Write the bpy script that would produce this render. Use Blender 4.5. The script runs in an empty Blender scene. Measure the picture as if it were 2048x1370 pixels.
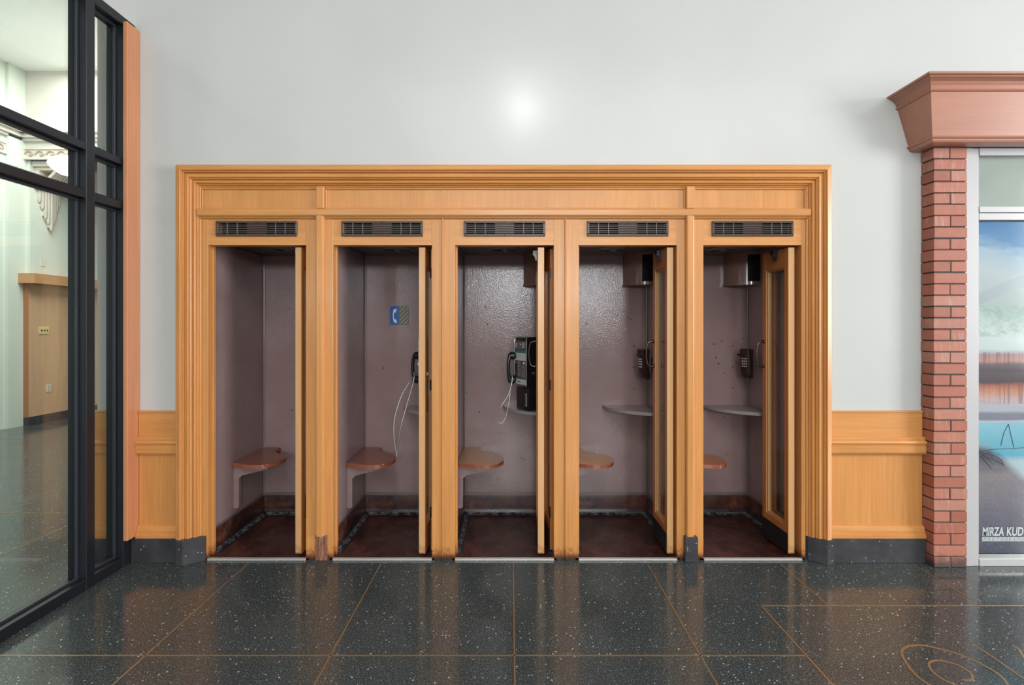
import bpy, bmesh, math, random
from mathutils import Vector, Matrix
random.seed(4)
sc = bpy.context.scene
COL = sc.collection
PI = math.pi

# ------------------------------------------------------------------ camera
cam_d = bpy.data.cameras.new('camera')
cam_d.sensor_width = 36.0
cam_d.lens = 960.0/2048*36
cam_d.shift_x = 3.0/2048
cam_d.shift_y = -30.0/2048
cam_d.clip_start = 0.05
cam = bpy.data.objects.new('camera', cam_d)
COL.objects.link(cam)
cam.location = (0, -3.137, 1.52)
cam.rotation_euler = (PI/2, 0, 0)
sc.camera = cam

# ------------------------------------------------------------------ world, lights, exposure
w = bpy.data.worlds.new('world'); sc.world = w; w.use_nodes = True
w.node_tree.nodes['Background'].inputs[0].default_value = (0.75, 0.85, 1.0, 1)
w.node_tree.nodes['Background'].inputs[1].default_value = 0.6
sc.view_settings.view_transform = 'Standard'
sc.view_settings.look = 'None'
sc.view_settings.gamma = 1
sc.view_settings.use_curve_mapping = False
sc.view_settings.exposure = 0.25

def area(name, loc, target, sx, sy, power, col=(1, 1, 1)):
    l = bpy.data.lights.new(name, 'AREA'); l.shape = 'RECTANGLE'
    l.size = sx; l.size_y = sy; l.energy = power; l.color = col
    o = bpy.data.objects.new(name, l); COL.objects.link(o)
    o.location = loc
    o.rotation_euler = (Vector(target)-Vector(loc)).to_track_quat('-Z', 'Y').to_euler()
    return o
# daylight through the tall windows of the right-hand wall and of the wall behind the camera
area('window_light_right', (9.85, -4.5, 2.55), (0, -4.5, 2.4), 3.0, 3.6, 600, (1.0, 0.97, 0.965))
area('window_light_rear_a', (-4.9, -11.9, 2.8), (-4.9, 0, 2.8), 1.0, 0.8, 120, (0.93, 0.97, 1.0))
area('window_light_rear_b', (0.0, -11.9, 3.0), (0, 0, 3.0), 1.1, 0.8, 130, (0.93, 0.97, 1.0))
area('window_light_rear_c', (2.6, -11.9, 2.8), (2.6, 0, 2.8), 1.0, 0.8, 120, (0.93, 0.97, 1.0))
# fill lights added under both ceilings for ambient brightness, no known fixtures
area('added_fill_concourse', (2.0, -7.6, 5.45), (2.0, -7.6, 0), 8.0, 6.0, 300, (0.98, 0.99, 1.0))
area('added_fill_lobby', (-5.2, 2.6, 5.45), (-5.2, 2.6, 0), 3.4, 3.0, 300, (0.97, 1.0, 0.97))

# ------------------------------------------------------------------ mesh helpers
def link(name, bm, mat=None, parent=None, smooth=False, angle=None):
    me = bpy.data.meshes.new(name)
    bmesh.ops.recalc_face_normals(bm, faces=bm.faces)
    bm.to_mesh(me); bm.free()
    mats = mat if isinstance(mat, (list, tuple)) else [mat]
    for m in mats:
        if m: me.materials.append(m)
    if smooth:
        for p in me.polygons: p.use_smooth = True
        if angle is not None:
            try: me.set_sharp_from_angle(angle=math.radians(angle))
            except Exception: pass
    o = bpy.data.objects.new(name, me); COL.objects.link(o)
    if parent: o.parent = parent
    return o

def box(bm, x0, x1, y0, y1, z0, z1, bev=0.0, mi=0, seg=1):
    r = bmesh.ops.create_cube(bm, size=1)
    vs = r['verts']
    for v in vs:
        v.co = Vector(((x0+x1)/2+v.co.x*(x1-x0), (y0+y1)/2+v.co.y*(y1-y0), (z0+z1)/2+v.co.z*(z1-z0)))
    fs = set(f for v in vs for f in v.link_faces)
    for f in fs: f.material_index = mi
    if bev > 0:
        es = list(set(e for v in vs for e in v.link_edges))
        rr = bmesh.ops.bevel(bm, geom=es, offset=bev, segments=seg, affect='EDGES', profile=0.5)
        for f in rr['faces']: f.material_index = mi
    return bm

def newbm(): return bmesh.new()

def bx(name, x0, x1, y0, y1, z0, z1, mat, parent=None, bev=0.0):
    bm = newbm(); box(bm, x0, x1, y0, y1, z0, z1, bev)
    return link(name, bm, mat, parent)

def prism(bm, pts, z0, z1, mi=0):
    """closed plan polygon (x,y) extruded in z"""
    lo = [bm.verts.new((x, y, z0)) for x, y in pts]
    hi = [bm.verts.new((x, y, z1)) for x, y in pts]
    n = len(pts)
    fs = [bm.faces.new(lo[::-1]), bm.faces.new(hi)]
    for i in range(n):
        fs.append(bm.faces.new((lo[i], lo[(i+1) % n], hi[(i+1) % n], hi[i])))
    for f in fs: f.material_index = mi
    return fs

def sweep(bm, rings, closed_profile=True, cap=True, mi=0):
    """rings: list of lists of 3D points, same count each"""
    vr = [[bm.verts.new(p) for p in r] for r in rings]
    n = len(vr[0])
    for a, b in zip(vr[:-1], vr[1:]):
        for i in range(n if closed_profile else n-1):
            j = (i+1) % n
            f = bm.faces.new((a[i], a[j], b[j], b[i])); f.material_index = mi
    if cap and closed_profile:
        for r in (vr[0], vr[-1]):
            try: bm.faces.new(r).material_index = mi
            except Exception: pass

def tube(bm, pts, r, n=10, mi=0, radii=None):
    pts = [Vector(p) for p in pts]
    rings = []
    up = None
    for i, p in enumerate(pts):
        if i == 0: t = pts[1]-pts[0]
        elif i == len(pts)-1: t = pts[-1]-pts[-2]
        else: t = pts[i+1]-pts[i-1]
        t.normalize()
        if up is None:
            a = Vector((0, 0, 1)) if abs(t.z) < 0.9 else Vector((1, 0, 0))
            up = t.cross(a).normalized()
        else:
            up = (up - t*up.dot(t)).normalized()
        b = t.cross(up)
        rr = radii[i] if radii else r
        rings.append([p + (up*math.cos(2*PI*k/n) + b*math.sin(2*PI*k/n))*rr for k in range(n)])
    sweep(bm, rings, mi=mi)

def smoothpath(ctrl, n=8):
    P = [Vector(p) for p in ctrl]
    P = [P[0]*2-P[1]] + P + [P[-1]*2-P[-2]]
    out = []
    for i in range(1, len(P)-2):
        for k in range(n):
            t = k/n
            a, b, c, d = P[i-1], P[i], P[i+1], P[i+2]
            out.append(0.5*((2*b)+(c-a)*t+(2*a-5*b+4*c-d)*t*t+(3*b-a-3*c+d)*t*t*t))
    out.append(P[-2].copy())
    return out

def lathe(bm, prof, n=32, c=(0, 0, 0), mi=0):
    rings = []
    for k in range(n+1):
        a = 2*PI*k/n
        rings.append([(c[0]+r*math.cos(a), c[1]+r*math.sin(a), c[2]+z) for r, z in prof])
    vr = [[bm.verts.new(p) for p in r] for r in rings[:-1]]
    for k in range(n):
        a, b = vr[k], vr[(k+1) % n]
        for i in range(len(prof)-1):
            try: bm.faces.new((a[i], a[i+1], b[i+1], b[i])).material_index = mi
            except Exception: pass
    bmesh.ops.remove_doubles(bm, verts=bm.verts, dist=1e-6)

def empty(name, loc=(0, 0, 0), rz=0, parent=None):
    o = bpy.data.objects.new(name, None); COL.objects.link(o)
    o.location = loc; o.rotation_euler = (0, 0, rz); o.empty_display_size = 0.1
    if parent: o.parent = parent
    return o

def tag(o, label=None, cat=None, group=None, kind=None):
    if label: o['label'] = label
    if cat: o['category'] = cat
    if group: o['group'] = group
    if kind: o['kind'] = kind
    return o
def struct(o): o['kind'] = 'structure'; return o

# ------------------------------------------------------------------ material helpers
def mat(name, col, rough=0.5, metal=0.0, spec=0.5, coat=0.0, coatr=0.1, emit=None, es=0):
    m = bpy.data.materials.new(name); m.use_nodes = True
    b = m.node_tree.nodes['Principled BSDF']
    b.inputs['Base Color'].default_value = (*col, 1)
    b.inputs['Roughness'].default_value = rough
    b.inputs['Metallic'].default_value = metal
    b.inputs['Specular IOR Level'].default_value = spec
    b.inputs['Coat Weight'].default_value = coat
    b.inputs['Coat Roughness'].default_value = coatr
    if emit:
        b.inputs['Emission Color'].default_value = (*emit, 1)
        b.inputs['Emission Strength'].default_value = es
    return m
class N:
    def __init__(s, m):
        s.t = m.node_tree; s.b = s.t.nodes['Principled BSDF']
    def n(s, typ, **kw):
        o = s.t.nodes.new(typ)
        for k, v in kw.items():
            if k.startswith('i_'):
                key = k[2:]
                key = int(key) if key.isdigit() else key.replace('_', ' ')
                o.inputs[key].default_value = v
            else: setattr(o, k, v)
        return o
    def l(s, a, b): s.t.links.new(a, b)
    def ramp(s, fac, stops, interp='LINEAR'):
        r = s.t.nodes.new('ShaderNodeValToRGB'); cr = r.color_ramp; cr.interpolation = interp
        while len(cr.elements) > 1: cr.elements.remove(cr.elements[-1])
        cr.elements[0].position = stops[0][0]; cr.elements[0].color = (*stops[0][1], 1)
        for p, c in stops[1:]:
            e = cr.elements.new(p); e.color = (*c, 1)
        s.l(fac, r.inputs[0]); return r.outputs[0]
    def coord(s, scale=(1, 1, 1), loc=(0, 0, 0), rot=(0, 0, 0), kind='Object'):
        tc = s.n('ShaderNodeTexCoord'); mp = s.n('ShaderNodeMapping')
        mp.inputs['Scale'].default_value = scale; mp.inputs['Location'].default_value = loc
        mp.inputs['Rotation'].default_value = rot
        s.l(tc.outputs[kind], mp.inputs[0]); return mp.outputs[0]
    def noise(s, vec, scale=5, detail=4, rough=0.5, dist=0):
        o = s.n('ShaderNodeTexNoise'); o.inputs['Scale'].default_value = scale
        o.inputs['Detail'].default_value = detail; o.inputs['Roughness'].default_value = rough
        o.inputs['Distortion'].default_value = dist
        s.l(vec, o.inputs['Vector']); return o.outputs['Fac']
    def mix(s, fac, a, b, blend='MIX'):
        o = s.n('ShaderNodeMix', data_type='RGBA', blend_type=blend)
        for i, v in ((0, fac), (6, a), (7, b)):
            if isinstance(v, bpy.types.NodeSocket): s.l(v, o.inputs[i])
            elif i == 0: o.inputs[0].default_value = v
            else: o.inputs[i].default_value = (*v, 1)
        return o.outputs[2]
    def math(s, op, a, b=None, clamp=False):
        o = s.n('ShaderNodeMath', operation=op); o.use_clamp = clamp
        for i, v in ((0, a), (1, b)):
            if v is None: continue
            if isinstance(v, bpy.types.NodeSocket): s.l(v, o.inputs[i])
            else: o.inputs[i].default_value = v
        return o.outputs[0]
    def sep(s, vec):
        o = s.n('ShaderNodeSeparateXYZ'); s.l(vec, o.inputs[0]); return o.outputs
    def bump(s, h, strength=0.2, dist=0.002):
        o = s.n('ShaderNodeBump'); o.inputs['Strength'].default_value = strength
        o.inputs['Distance'].default_value = dist
        s.l(h, o.inputs['Height']); s.l(o.outputs[0], s.b.inputs['Normal'])

def srgb(r, g, b):
    f = lambda c: (c/255/12.92) if c/255 <= 0.04045 else ((c/255+0.055)/1.055)**2.4
    return (f(r), f(g), f(b))

def wood(name, axis, light, dark, rough=0.34, dirt=False, gain=1.0):
    """axis: grain direction 'x','y','z'"""
    m = mat(name, light, rough, spec=0.5, coat=0.25, coatr=0.22)
    q = N(m)
    sc_ = {'x': (1.2, 34, 34), 'y': (34, 1.2, 34), 'z': (34, 34, 1.2)}[axis]
    v = q.coord(sc_)
    n1 = q.noise(v, 1.6, 6, 0.62, 0.5)
    big = {'x': (0.5, 5, 5), 'y': (5, 0.5, 5), 'z': (5, 5, 0.5)}[axis]
    n2 = q.noise(q.coord(big), 1.3, 3, 0.5, 1.2)
    fine = {'x': (3, 260, 260), 'y': (260, 3, 260), 'z': (260, 260, 3)}[axis]
    n3 = q.noise(q.coord(fine), 1.0, 2, 0.5)
    mid = tuple((a+b)/2 for a, b in zip(light, dark))
    c1 = q.ramp(n1, [(0.30, dark), (0.5, mid), (0.68, light)])
    c2 = q.ramp(n2, [(0.3, tuple(c*0.86 for c in light)), (0.7, tuple(min(1, c*1.12) for c in light))])
    c = q.mix(0.5, c1, c2)
    c = q.mix(q.math('MULTIPLY', q.math('SUBTRACT', n3, 0.55, True), 0.9, True), c, tuple(x*0.6 for x in dark))
    if dirt:
        z = q.sep(q.n('ShaderNodeNewGeometry').outputs['Position'])[2]
        nn = q.noise(q.coord((1, 1, 1)), 28, 5, 0.7)
        f = q.math('SUBTRACT', q.math('ADD', q.math('MULTIPLY', nn, 0.24), -0.03), z)
        f = q.math('MULTIPLY', f, 14, True)
        c = q.mix(q.math('MULTIPLY', f, 0.85), c, srgb(120, 54, 24))
        f2 = q.math('MULTIPLY', q.math('SUBTRACT', q.math('MULTIPLY', q.noise(q.coord((1, 1, 1)), 60, 4, 0.7), 0.085), z), 30, True)
        c = q.mix(f2, c, srgb(60, 40, 34))
    q.l(c, q.b.inputs['Base Color'])
    q.bump(n3, 0.08, 0.001)
    return m

OAK_L, OAK_D = (0.68, 0.31, 0.095), (0.50, 0.188, 0.042)
M = {}
M['oak_z'] = wood('oak_vertical_grain', 'z', OAK_L, OAK_D)
M['oak_x'] = wood('oak_horizontal_grain', 'x', OAK_L, OAK_D)
M['oak_worn'] = wood('oak_worn_foot', 'z', OAK_L, OAK_D, dirt=True)
M['oak_edge'] = wood('oak_pale_edge', 'z', (0.70, 0.40, 0.18), (0.58, 0.29, 0.11), dirt=True)
M['oak_amber'] = wood('oak_amber', 'z', (0.50, 0.19, 0.055), (0.36, 0.115, 0.03))
M['oak_face'] = wood('oak_orange_face', 'z', (0.56, 0.20, 0.055), (0.40, 0.125, 0.03))
M['cherry_z'] = wood('cherry_strip', 'z', (0.66, 0.28, 0.135), (0.55, 0.21, 0.09))
M['cornice'] = wood('cornice_stained', 'x', (0.46, 0.20, 0.13), (0.40, 0.165, 0.10), rough=0.30)
M['seat_rim'] = wood('seat_rim', 'y', (0.34, 0.10, 0.05), (0.26, 0.065, 0.03), rough=0.25)
M['seat_red'] = wood('seat_redbrown', 'y', (0.26, 0.085, 0.05), (0.19, 0.055, 0.035), rough=0.28)
M['seat_tan'] = wood('seat_tan', 'y', (0.48, 0.25, 0.12), (0.36, 0.16, 0.07), rough=0.3)
M['seat_orange'] = wood('seat_orange', 'y', (0.55, 0.25, 0.09), (0.45, 0.17, 0.05), rough=0.28)
M['seat_deep'] = wood('seat_deep', 'y', (0.50, 0.18, 0.06), (0.40, 0.12, 0.04), rough=0.28)

def plaster(name, col, rough, spec=0.5):
    m = mat(name, col, rough, spec=spec); q = N(m)
    n = q.noise(q.coord((1, 1, 1)), 1.1, 3, 0.5)
    c = q.ramp(n, [(0.3, tuple(c*0.97 for c in col)), (0.7, tuple(min(1, c*1.02) for c in col))])
    q.l(c, q.b.inputs['Base Color'])
    q.bump(q.noise(q.coord((1, 1, 1)), 140, 3, 0.6), 0.03, 0.001)
    return m
M['plaster'] = plaster('wall_paint', (0.575, 0.585, 0.57), 0.21, 0.5)
M['plaster_matte'] = plaster('wall_paint_matte', (0.74, 0.75, 0.73), 0.7)
M['lobby'] = plaster('lobby_paint', (0.62, 0.67, 0.59), 0.6)
M['lobby_trim'] = plaster('lobby_plasterwork', (0.60, 0.57, 0.50), 0.7)

# mauve enamel of the booths
m = mat('booth_enamel', (0.32, 0.235, 0.225), 0.13, spec=0.5); q = N(m)
n = q.noise(q.coord((1, 1, 1)), 3, 4, 0.6)
q.l(q.ramp(n, [(0.3, (0.275, 0.185, 0.178)), (0.7, (0.335, 0.235, 0.23))]), q.b.inputs['Base Color'])
q.bump(q.noise(q.coord((1, 1, 1)), 105, 2, 0.55), 0.42, 0.0022)
M['mauve'] = m
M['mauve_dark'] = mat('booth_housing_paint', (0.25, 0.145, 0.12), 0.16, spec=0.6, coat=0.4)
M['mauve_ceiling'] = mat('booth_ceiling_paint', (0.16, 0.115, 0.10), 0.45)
M['shelf'] = mat('shelf_grey_laminate', (0.30, 0.255, 0.265), 0.25)
M['bead'] = mat('metal_bead', (0.22, 0.18, 0.17), 0.3, metal=0.3)
M['hole'] = mat('screw_hole_dark', (0.03, 0.015, 0.012), 0.8)
M['black'] = mat('black_plastic', (0.012, 0.012, 0.014), 0.22, spec=0.6)
M['blackmetal'] = mat('black_enamel_metal', (0.010, 0.011, 0.016), 0.25, spec=0.6, coat=0.3)
M['kick'] = mat('black_kick_plate', (0.018, 0.016, 0.018), 0.45)
M['chrome'] = mat('chrome', (0.75, 0.75, 0.76), 0.14, metal=1)
M['steel'] = mat('brushed_steel', (0.55, 0.55, 0.54), 0.32, metal=1)
M['bronze'] = mat('bronze_pull', (0.17, 0.12, 0.105), 0.25, metal=1)
M['cardwhite'] = mat('payphone_card', (0.55, 0.56, 0.52), 0.4)
M['cardteal'] = mat('payphone_teal', (0.05, 0.16, 0.19), 0.4)
M['cardgrey'] = mat('payphone_plate', (0.16, 0.13, 0.13), 0.35)
M['brownphone'] = mat('brown_phone', (0.028, 0.013, 0.012), 0.28, spec=0.6)
M['vent'] = mat('vent_brown', (0.085, 0.058, 0.048), 0.30, metal=0.1)
M['vent_bar'] = mat('vent_bar', (0.17, 0.145, 0.135), 0.35, metal=0.2)
M['void'] = mat('dark_void', (0.006, 0.006, 0.007), 0.9)
M['alu'] = mat('aluminium_threshold', (0.72, 0.71, 0.68), 0.35, metal=0.6)
M['brass'] = mat('brass_strip', (0.28, 0.165, 0.075), 0.4, metal=0.3)
M['brassplate'] = mat('brass_plate', (0.80, 0.66, 0.30), 0.4, metal=0.1)
M['ivory'] = mat('ivory_plastic', (0.66, 0.64, 0.52), 0.4)
M['frame_black'] = mat('dark_anodised_frame', (0.012, 0.014, 0.019), 0.34, spec=0.5)
M['gasket'] = mat('glazing_bead', (0.03, 0.034, 0.042), 0.3)
M['whiteframe'] = mat('white_aluminium', (0.47, 0.465, 0.475), 0.32)
M['sign_blue'] = mat('sign_blue', srgb(28, 92, 160), 0.35)
M['sign_dark'] = mat('sign_slate', srgb(45, 85, 105), 0.35)
M['sign_gold'] = mat('sign_gold', srgb(160, 125, 50), 0.35)
M['sign_white'] = mat('sign_white', srgb(225, 230, 235), 0.4)
M['keys'] = mat('white_keys', (0.50, 0.47, 0.47), 0.4)

def glassmat(name, tint=(0.96, 0.985, 0.975), r0=0.07):
    m = bpy.data.materials.new(name); m.use_nodes = True; t = m.node_tree
    for n in list(t.nodes): t.nodes.remove(n)
    o = t.nodes.new('ShaderNodeOutputMaterial'); mx = t.nodes.new('ShaderNodeMixShader')
    tr = t.nodes.new('ShaderNodeBsdfTransparent'); tr.inputs[0].default_value = (*tint, 1)
    g = t.nodes.new('ShaderNodeBsdfGlossy'); g.inputs['Roughness'].default_value = 0.0
    lw = t.nodes.new('ShaderNodeLayerWeight'); lw.inputs[0].default_value = 0.5
    p = t.nodes.new('ShaderNodeMath'); p.operation = 'POWER'; p.inputs[1].default_value = 5
    k = t.nodes.new('ShaderNodeMath'); k.operation = 'MULTIPLY_ADD'; k.inputs[1].default_value = 1-r0; k.inputs[2].default_value = r0
    t.links.new(lw.outputs['Facing'], p.inputs[0]); t.links.new(p.outputs[0], k.inputs[0])
    t.links.new(k.outputs[0], mx.inputs[0]); t.links.new(tr.outputs[0], mx.inputs[1]); t.links.new(g.outputs[0], mx.inputs[2])
    t.links.new(mx.outputs[0], o.inputs[0]); return m
M['glass'] = glassmat('clear_glass')
M['casepane'] = mat('case_back_panel', (0.42, 0.44, 0.41), 0.06, spec=0.8)

# terrazzo
m = mat('terrazzo', (0.05, 0.06, 0.06), 0.13, spec=0.5); q = N(m)
v = q.coord((1, 1, 1), kind='Object')
n1 = q.noise(v, 150, 4, 0.75)
base = q.ramp(n1, [(0.36, (0.008, 0.010, 0.011)), (0.46, (0.034, 0.042, 0.043)), (0.54, (0.080, 0.094, 0.094)), (0.66, (0.17, 0.19, 0.185))])
n2 = q.noise(v, 1.5, 3, 0.5)
base = q.mix(0.35, base, q.ramp(n2, [(0.35, (0.028, 0.033, 0.034)), (0.65, (0.040, 0.048, 0.047))]))
vo = q.n('ShaderNodeTexVoronoi', feature='F1'); vo.inputs['Scale'].default_value = 60; vo.inputs['Randomness'].default_value = 1
q.l(v, vo.inputs['Vector'])
cs = q.n('ShaderNodeSeparateColor'); q.l(vo.outputs['Color'], cs.inputs[0])
pick = q.math('GREATER_THAN', cs.outputs[0], 0.60)
rad = q.math('MULTIPLY', cs.outputs[1], 0.26)
chip = q.math('MULTIPLY', pick, q.math('LESS_THAN', vo.outputs['Distance'], rad))
vo2 = q.n('ShaderNodeTexVoronoi', feature='F1'); vo2.inputs['Scale'].default_value = 150
q.l(v, vo2.inputs['Vector'])
cs2 = q.n('ShaderNodeSeparateColor'); q.l(vo2.outputs['Color'], cs2.inputs[0])
chip2 = q.math('MULTIPLY', q.math('GREATER_THAN', cs2.outputs[0], 0.80), q.math('LESS_THAN', vo2.outputs['Distance'], 0.33))
base = q.mix(chip2, base, (0.19, 0.215, 0.205))
base = q.mix(chip, base, (0.50, 0.53, 0.50))
q.l(base, q.b.inputs['Base Color'])
q.l(q.ramp(q.noise(v, 3, 4, 0.6), [(0.3, (0.10,)*3), (0.7, (0.17,)*3)]), q.b.inputs['Roughness'])
M['terrazzo'] = m

m = mat('black_slate', (0.05, 0.05, 0.055), 0.42); q = N(m)
v = q.coord((1, 1, 1))
base = q.ramp(q.noise(v, 9, 6, 0.7), [(0.3, (0.028, 0.028, 0.032)), (0.55, (0.050, 0.049, 0.056)), (0.75, (0.085, 0.083, 0.092))])
vo = q.n('ShaderNodeTexVoronoi', feature='F1'); vo.inputs['Scale'].default_value = 55; q.l(v, vo.inputs['Vector'])
cs = q.n('ShaderNodeSeparateColor'); q.l(vo.outputs['Color'], cs.inputs[0])
chip = q.math('MULTIPLY', q.math('GREATER_THAN', cs.outputs[0], 0.90), q.math('LESS_THAN', vo.outputs['Distance'], 0.22))
q.l(q.mix(chip, base, (0.36, 0.36, 0.37)), q.b.inputs['Base Color'])
M['slate'] = m

# booth floor and cove: dark oxblood, scuffed
def redstone(name, hi):
    m = mat(name, (0.05, 0.02, 0.018), 0.28, spec=0.5); q = N(m)
    v = q.coord((1, 1, 1))
    c = q.ramp(q.noise(v, 4.5, 6, 0.65, 0.6), [(0.32, (0.010, 0.006, 0.007)), (0.5, (0.058, 0.018, 0.013)), (0.72, hi)])
    s = q.noise(q.coord((3, 1.2, 1), rot=(0, 0, 0.5)), 8, 6, 0.75, 1.4)
    c = q.mix(q.math('MULTIPLY', q.math('SUBTRACT', s, 0.56, True), 2.2, True), c, (0.26, 0.22, 0.21))
    q.l(c, q.b.inputs['Base Color'])
    q.l(q.ramp(q.noise(v, 6, 4, 0.6), [(0.3, (0.2,)*3), (0.7, (0.42,)*3)]), q.b.inputs['Roughness'])
    return m
M['redfloor'] = redstone('oxblood_floor', (0.12, 0.040, 0.028))
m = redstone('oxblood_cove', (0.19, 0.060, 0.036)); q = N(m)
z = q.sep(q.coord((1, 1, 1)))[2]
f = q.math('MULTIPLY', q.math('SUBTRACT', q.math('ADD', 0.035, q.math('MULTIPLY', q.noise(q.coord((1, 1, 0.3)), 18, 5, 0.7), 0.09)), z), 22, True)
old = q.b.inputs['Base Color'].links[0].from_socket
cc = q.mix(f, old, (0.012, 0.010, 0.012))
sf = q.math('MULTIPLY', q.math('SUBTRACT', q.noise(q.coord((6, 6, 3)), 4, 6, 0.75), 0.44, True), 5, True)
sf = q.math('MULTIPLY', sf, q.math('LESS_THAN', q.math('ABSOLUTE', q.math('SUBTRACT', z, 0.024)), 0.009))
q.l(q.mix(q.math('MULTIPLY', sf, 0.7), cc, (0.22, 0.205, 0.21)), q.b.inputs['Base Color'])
M['redcove'] = m

# brick
m = mat('brick_red', (0.4, 0.15, 0.1), 0.55, spec=0.45); q = N(m)
g = q.n('ShaderNodeNewGeometry')
c = q.ramp(g.outputs['Random Per Island'], [(0.0, (0.27, 0.075, 0.042)), (0.25, (0.40, 0.12, 0.07)), (0.5, (0.34, 0.105, 0.065)), (0.7, (0.45, 0.165, 0.105)), (0.85, (0.46, 0.22, 0.155)), (1.0, (0.33, 0.11, 0.075))])
streak = q.noise(q.coord((26, 26, 5)), 1.6, 5, 0.65)
amt = q.math('MULTIPLY', q.math('SUBTRACT', streak, 0.52, True), 3.0, True)
amt = q.math('MULTIPLY', amt, q.math('GREATER_THAN', g.outputs['Random Per Island'], 0.5))
c = q.mix(amt, c, (0.60, 0.45, 0.38))
c = q.mix(0.35, c, q.mix(q.noise(q.coord((1, 1, 1)), 14, 5, 0.7), (0.22, 0.06, 0.035), (0.55, 0.23, 0.16)))
blot = q.noise(q.coord((1, 1, 1)), 40, 4, 0.7)
c = q.mix(q.math('MULTIPLY', q.math('SUBTRACT', 0.42, blot, True), 2.5, True), c, (0.20, 0.06, 0.045))
zz = q.sep(g.outputs['Position'])[2]
d = q.math('MULTIPLY', q.math('SUBTRACT', q.math('MULTIPLY', q.noise(q.coord((1, 1, 1)), 14, 4, 0.7), 0.17), zz), 16, True)
c = q.mix(d, c, (0.085, 0.06, 0.055))
q.l(c, q.b.inputs['Base Color']); q.bump(blot, 0.35, 0.003)
M['brick'] = m
M['mortar'] = mat('mortar', (0.10, 0.085, 0.075), 0.9)

# ------------------------------------------------------------------ setting: floor, walls, ceiling
fl = struct(bx('floor', -7.7, 10.1, -12.1, 9.1, -0.12, 0.0, M['terrazzo']))
# brass divider strips let into the terrazzo
def strip(x0, x1, y0, y1): return bx('divider_strip', x0, x1, y0, y1, -0.002, 0.0012, M['brass'], fl)
HW = 0.0036
for X in (-1.692, -0.834, 0.0185, 0.880):
    strip(X-HW, X+HW, -5.2, -0.055)
for X in (-5.12, -4.26, -3.40):
    strip(X-HW, X+HW, -5.2, 8.5)
strip(-7.5, 1.368, -0.913-HW, -0.913+HW)
strip(-7.5, 1.368, -1.77-HW, -1.77+HW)
for Y in (0.80, 1.66, 2.52, 3.38, 4.24, 5.1): strip(-7.5, -2.8, Y-HW, Y+HW)
for X in (1.736, 2.581): strip(X-HW, X+HW, -0.512, -0.055)
strip(1.370, 5.0, -0.514-HW-0.001, -0.514+HW+0.001)
strip(1.370-HW-0.001, 1.370+HW+0.001, -3.4, -0.514+HW)

def ribbon(ctrl, w):
    P = smoothpath([(x, y, 0) for x, y in ctrl], 10)
    bm = newbm(); rings = []
    for i, p in enumerate(P):
        t = (P[min(i+1, len(P)-1)]-P[max(i-1, 0)]).normalized(); s = Vector((-t.y, t.x, 0))*w
        rings.append([p+s+Vector((0, 0, 0.0014)), p-s+Vector((0, 0, 0.0014)), p-s-Vector((0, 0, 0.002)), p+s-Vector((0, 0, 0.002))])
    sweep(bm, rings)
    return link('inlay_line', bm, M['brass'], fl)
ribbon([(1.84, -1.20), (1.781, -1.096), (1.775, -1.022), (1.804, -0.936), (1.831, -0.891), (1.864, -0.863), (1.911, -0.844), (1.971, -0.842), (2.022, -0.863), (2.085, -0.905), (2.12, -0.958), (2.138, -1.03), (2.116, -1.096), (2.06, -1.19)], 0.0052)
ribbon([(1.949, -1.068), (1.977, -1.07), (2.006, -1.054), (2.023, -1.022), (2.014, -0.98), (1.988, -0.956), (1.949, -0.945), (1.909, -0.956), (1.885, -0.975), (1.865, -1.013), (1.864, -1.054), (1.889, -1.096), (1.93, -1.15)], 0.0048)
ribbon([(2.205, -0.842), (2.22, -0.848), (2.223, -0.95), (2.22, -1.10)], 0.0045)
ribbon([(2.402, -0.839), (2.399, -0.872), (2.364, -0.927), (2.33, -0.99)], 0.0045)

bm = newbm()
box(bm, -2.70, -2.10, 0.0, 0.12, 0, 5.5)
box(bm, 2.02, 10.0, 0.0, 0.12, 0, 5.5)
box(bm, -2.10, 2.02, 0.0, 0.12, 2.50, 5.5)
box(bm, -2.70, -2.58, 0.12, 8.9, 0, 5.5)
struct(link('wall_back', bm, M['plaster']))
bm = newbm()
box(bm, -2.57, -2.45, -12.0, 0.0, 3.487, 5.5)
struct(link('wall_left', bm, M['plaster']))
bm = newbm()
for y0, y1, z0, z1 in ((-12, -6.05, 0, 5.5), (-2.95, 0, 0, 5.5), (-6.05, -2.95, 0, 0.7), (-6.05, -2.95, 4.4, 5.5)):
    box(bm, 9.9, 10.0, y0, y1, z0, z1)
struct(link('wall_right', bm, M['plaster_matte']))
bm = newbm(); box(bm, -7.6, 10, -12.1, -12.0, 0, 5.5)
struct(link('wall_rear', bm, M['plaster_matte']))
bm = newbm(); box(bm, -7.7, 10, 8.9, 9.0, 0, 5.5)
struct(link('wall_lobby_end', bm, M['lobby']))
bm = newbm()
box(bm, -7.70, -7.58, -12, 8.9, 0, 5.5)
box(bm, -7.58, -7.53, 4.063, 8.9, 0, 5.5)
box(bm, -7.53, -7.48, 4.335, 8.9, 0, 5.5)
box(bm, -7.58, -7.54, 1.2, 3.2, 0, 5.5)
struct(link('wall_lobby', bm, M['lobby']))
struct(bx('ceiling', -7.7, 10.1, -12.1, 9.1, 5.5, 5.62, M['plaster_matte']))
# shallow ribs of the concourse ceiling
bm = newbm()
for i in range(6):
    y = -10.5+i*1.7
    pts = []
    for k in range(13):
        x = 5.2+4.6*k/12
        pts.append((x, y, 5.5-0.9*(k/12)**2))
    rings = [[(x, yy-0.12, z), (x, yy+0.12, z), (x, yy+0.12, z-0.12), (x, yy-0.12, z-0.12)] for x, yy, z in pts]
    sweep(bm, rings)
struct(link('trim_1', bm, M['plaster_matte']))

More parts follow.
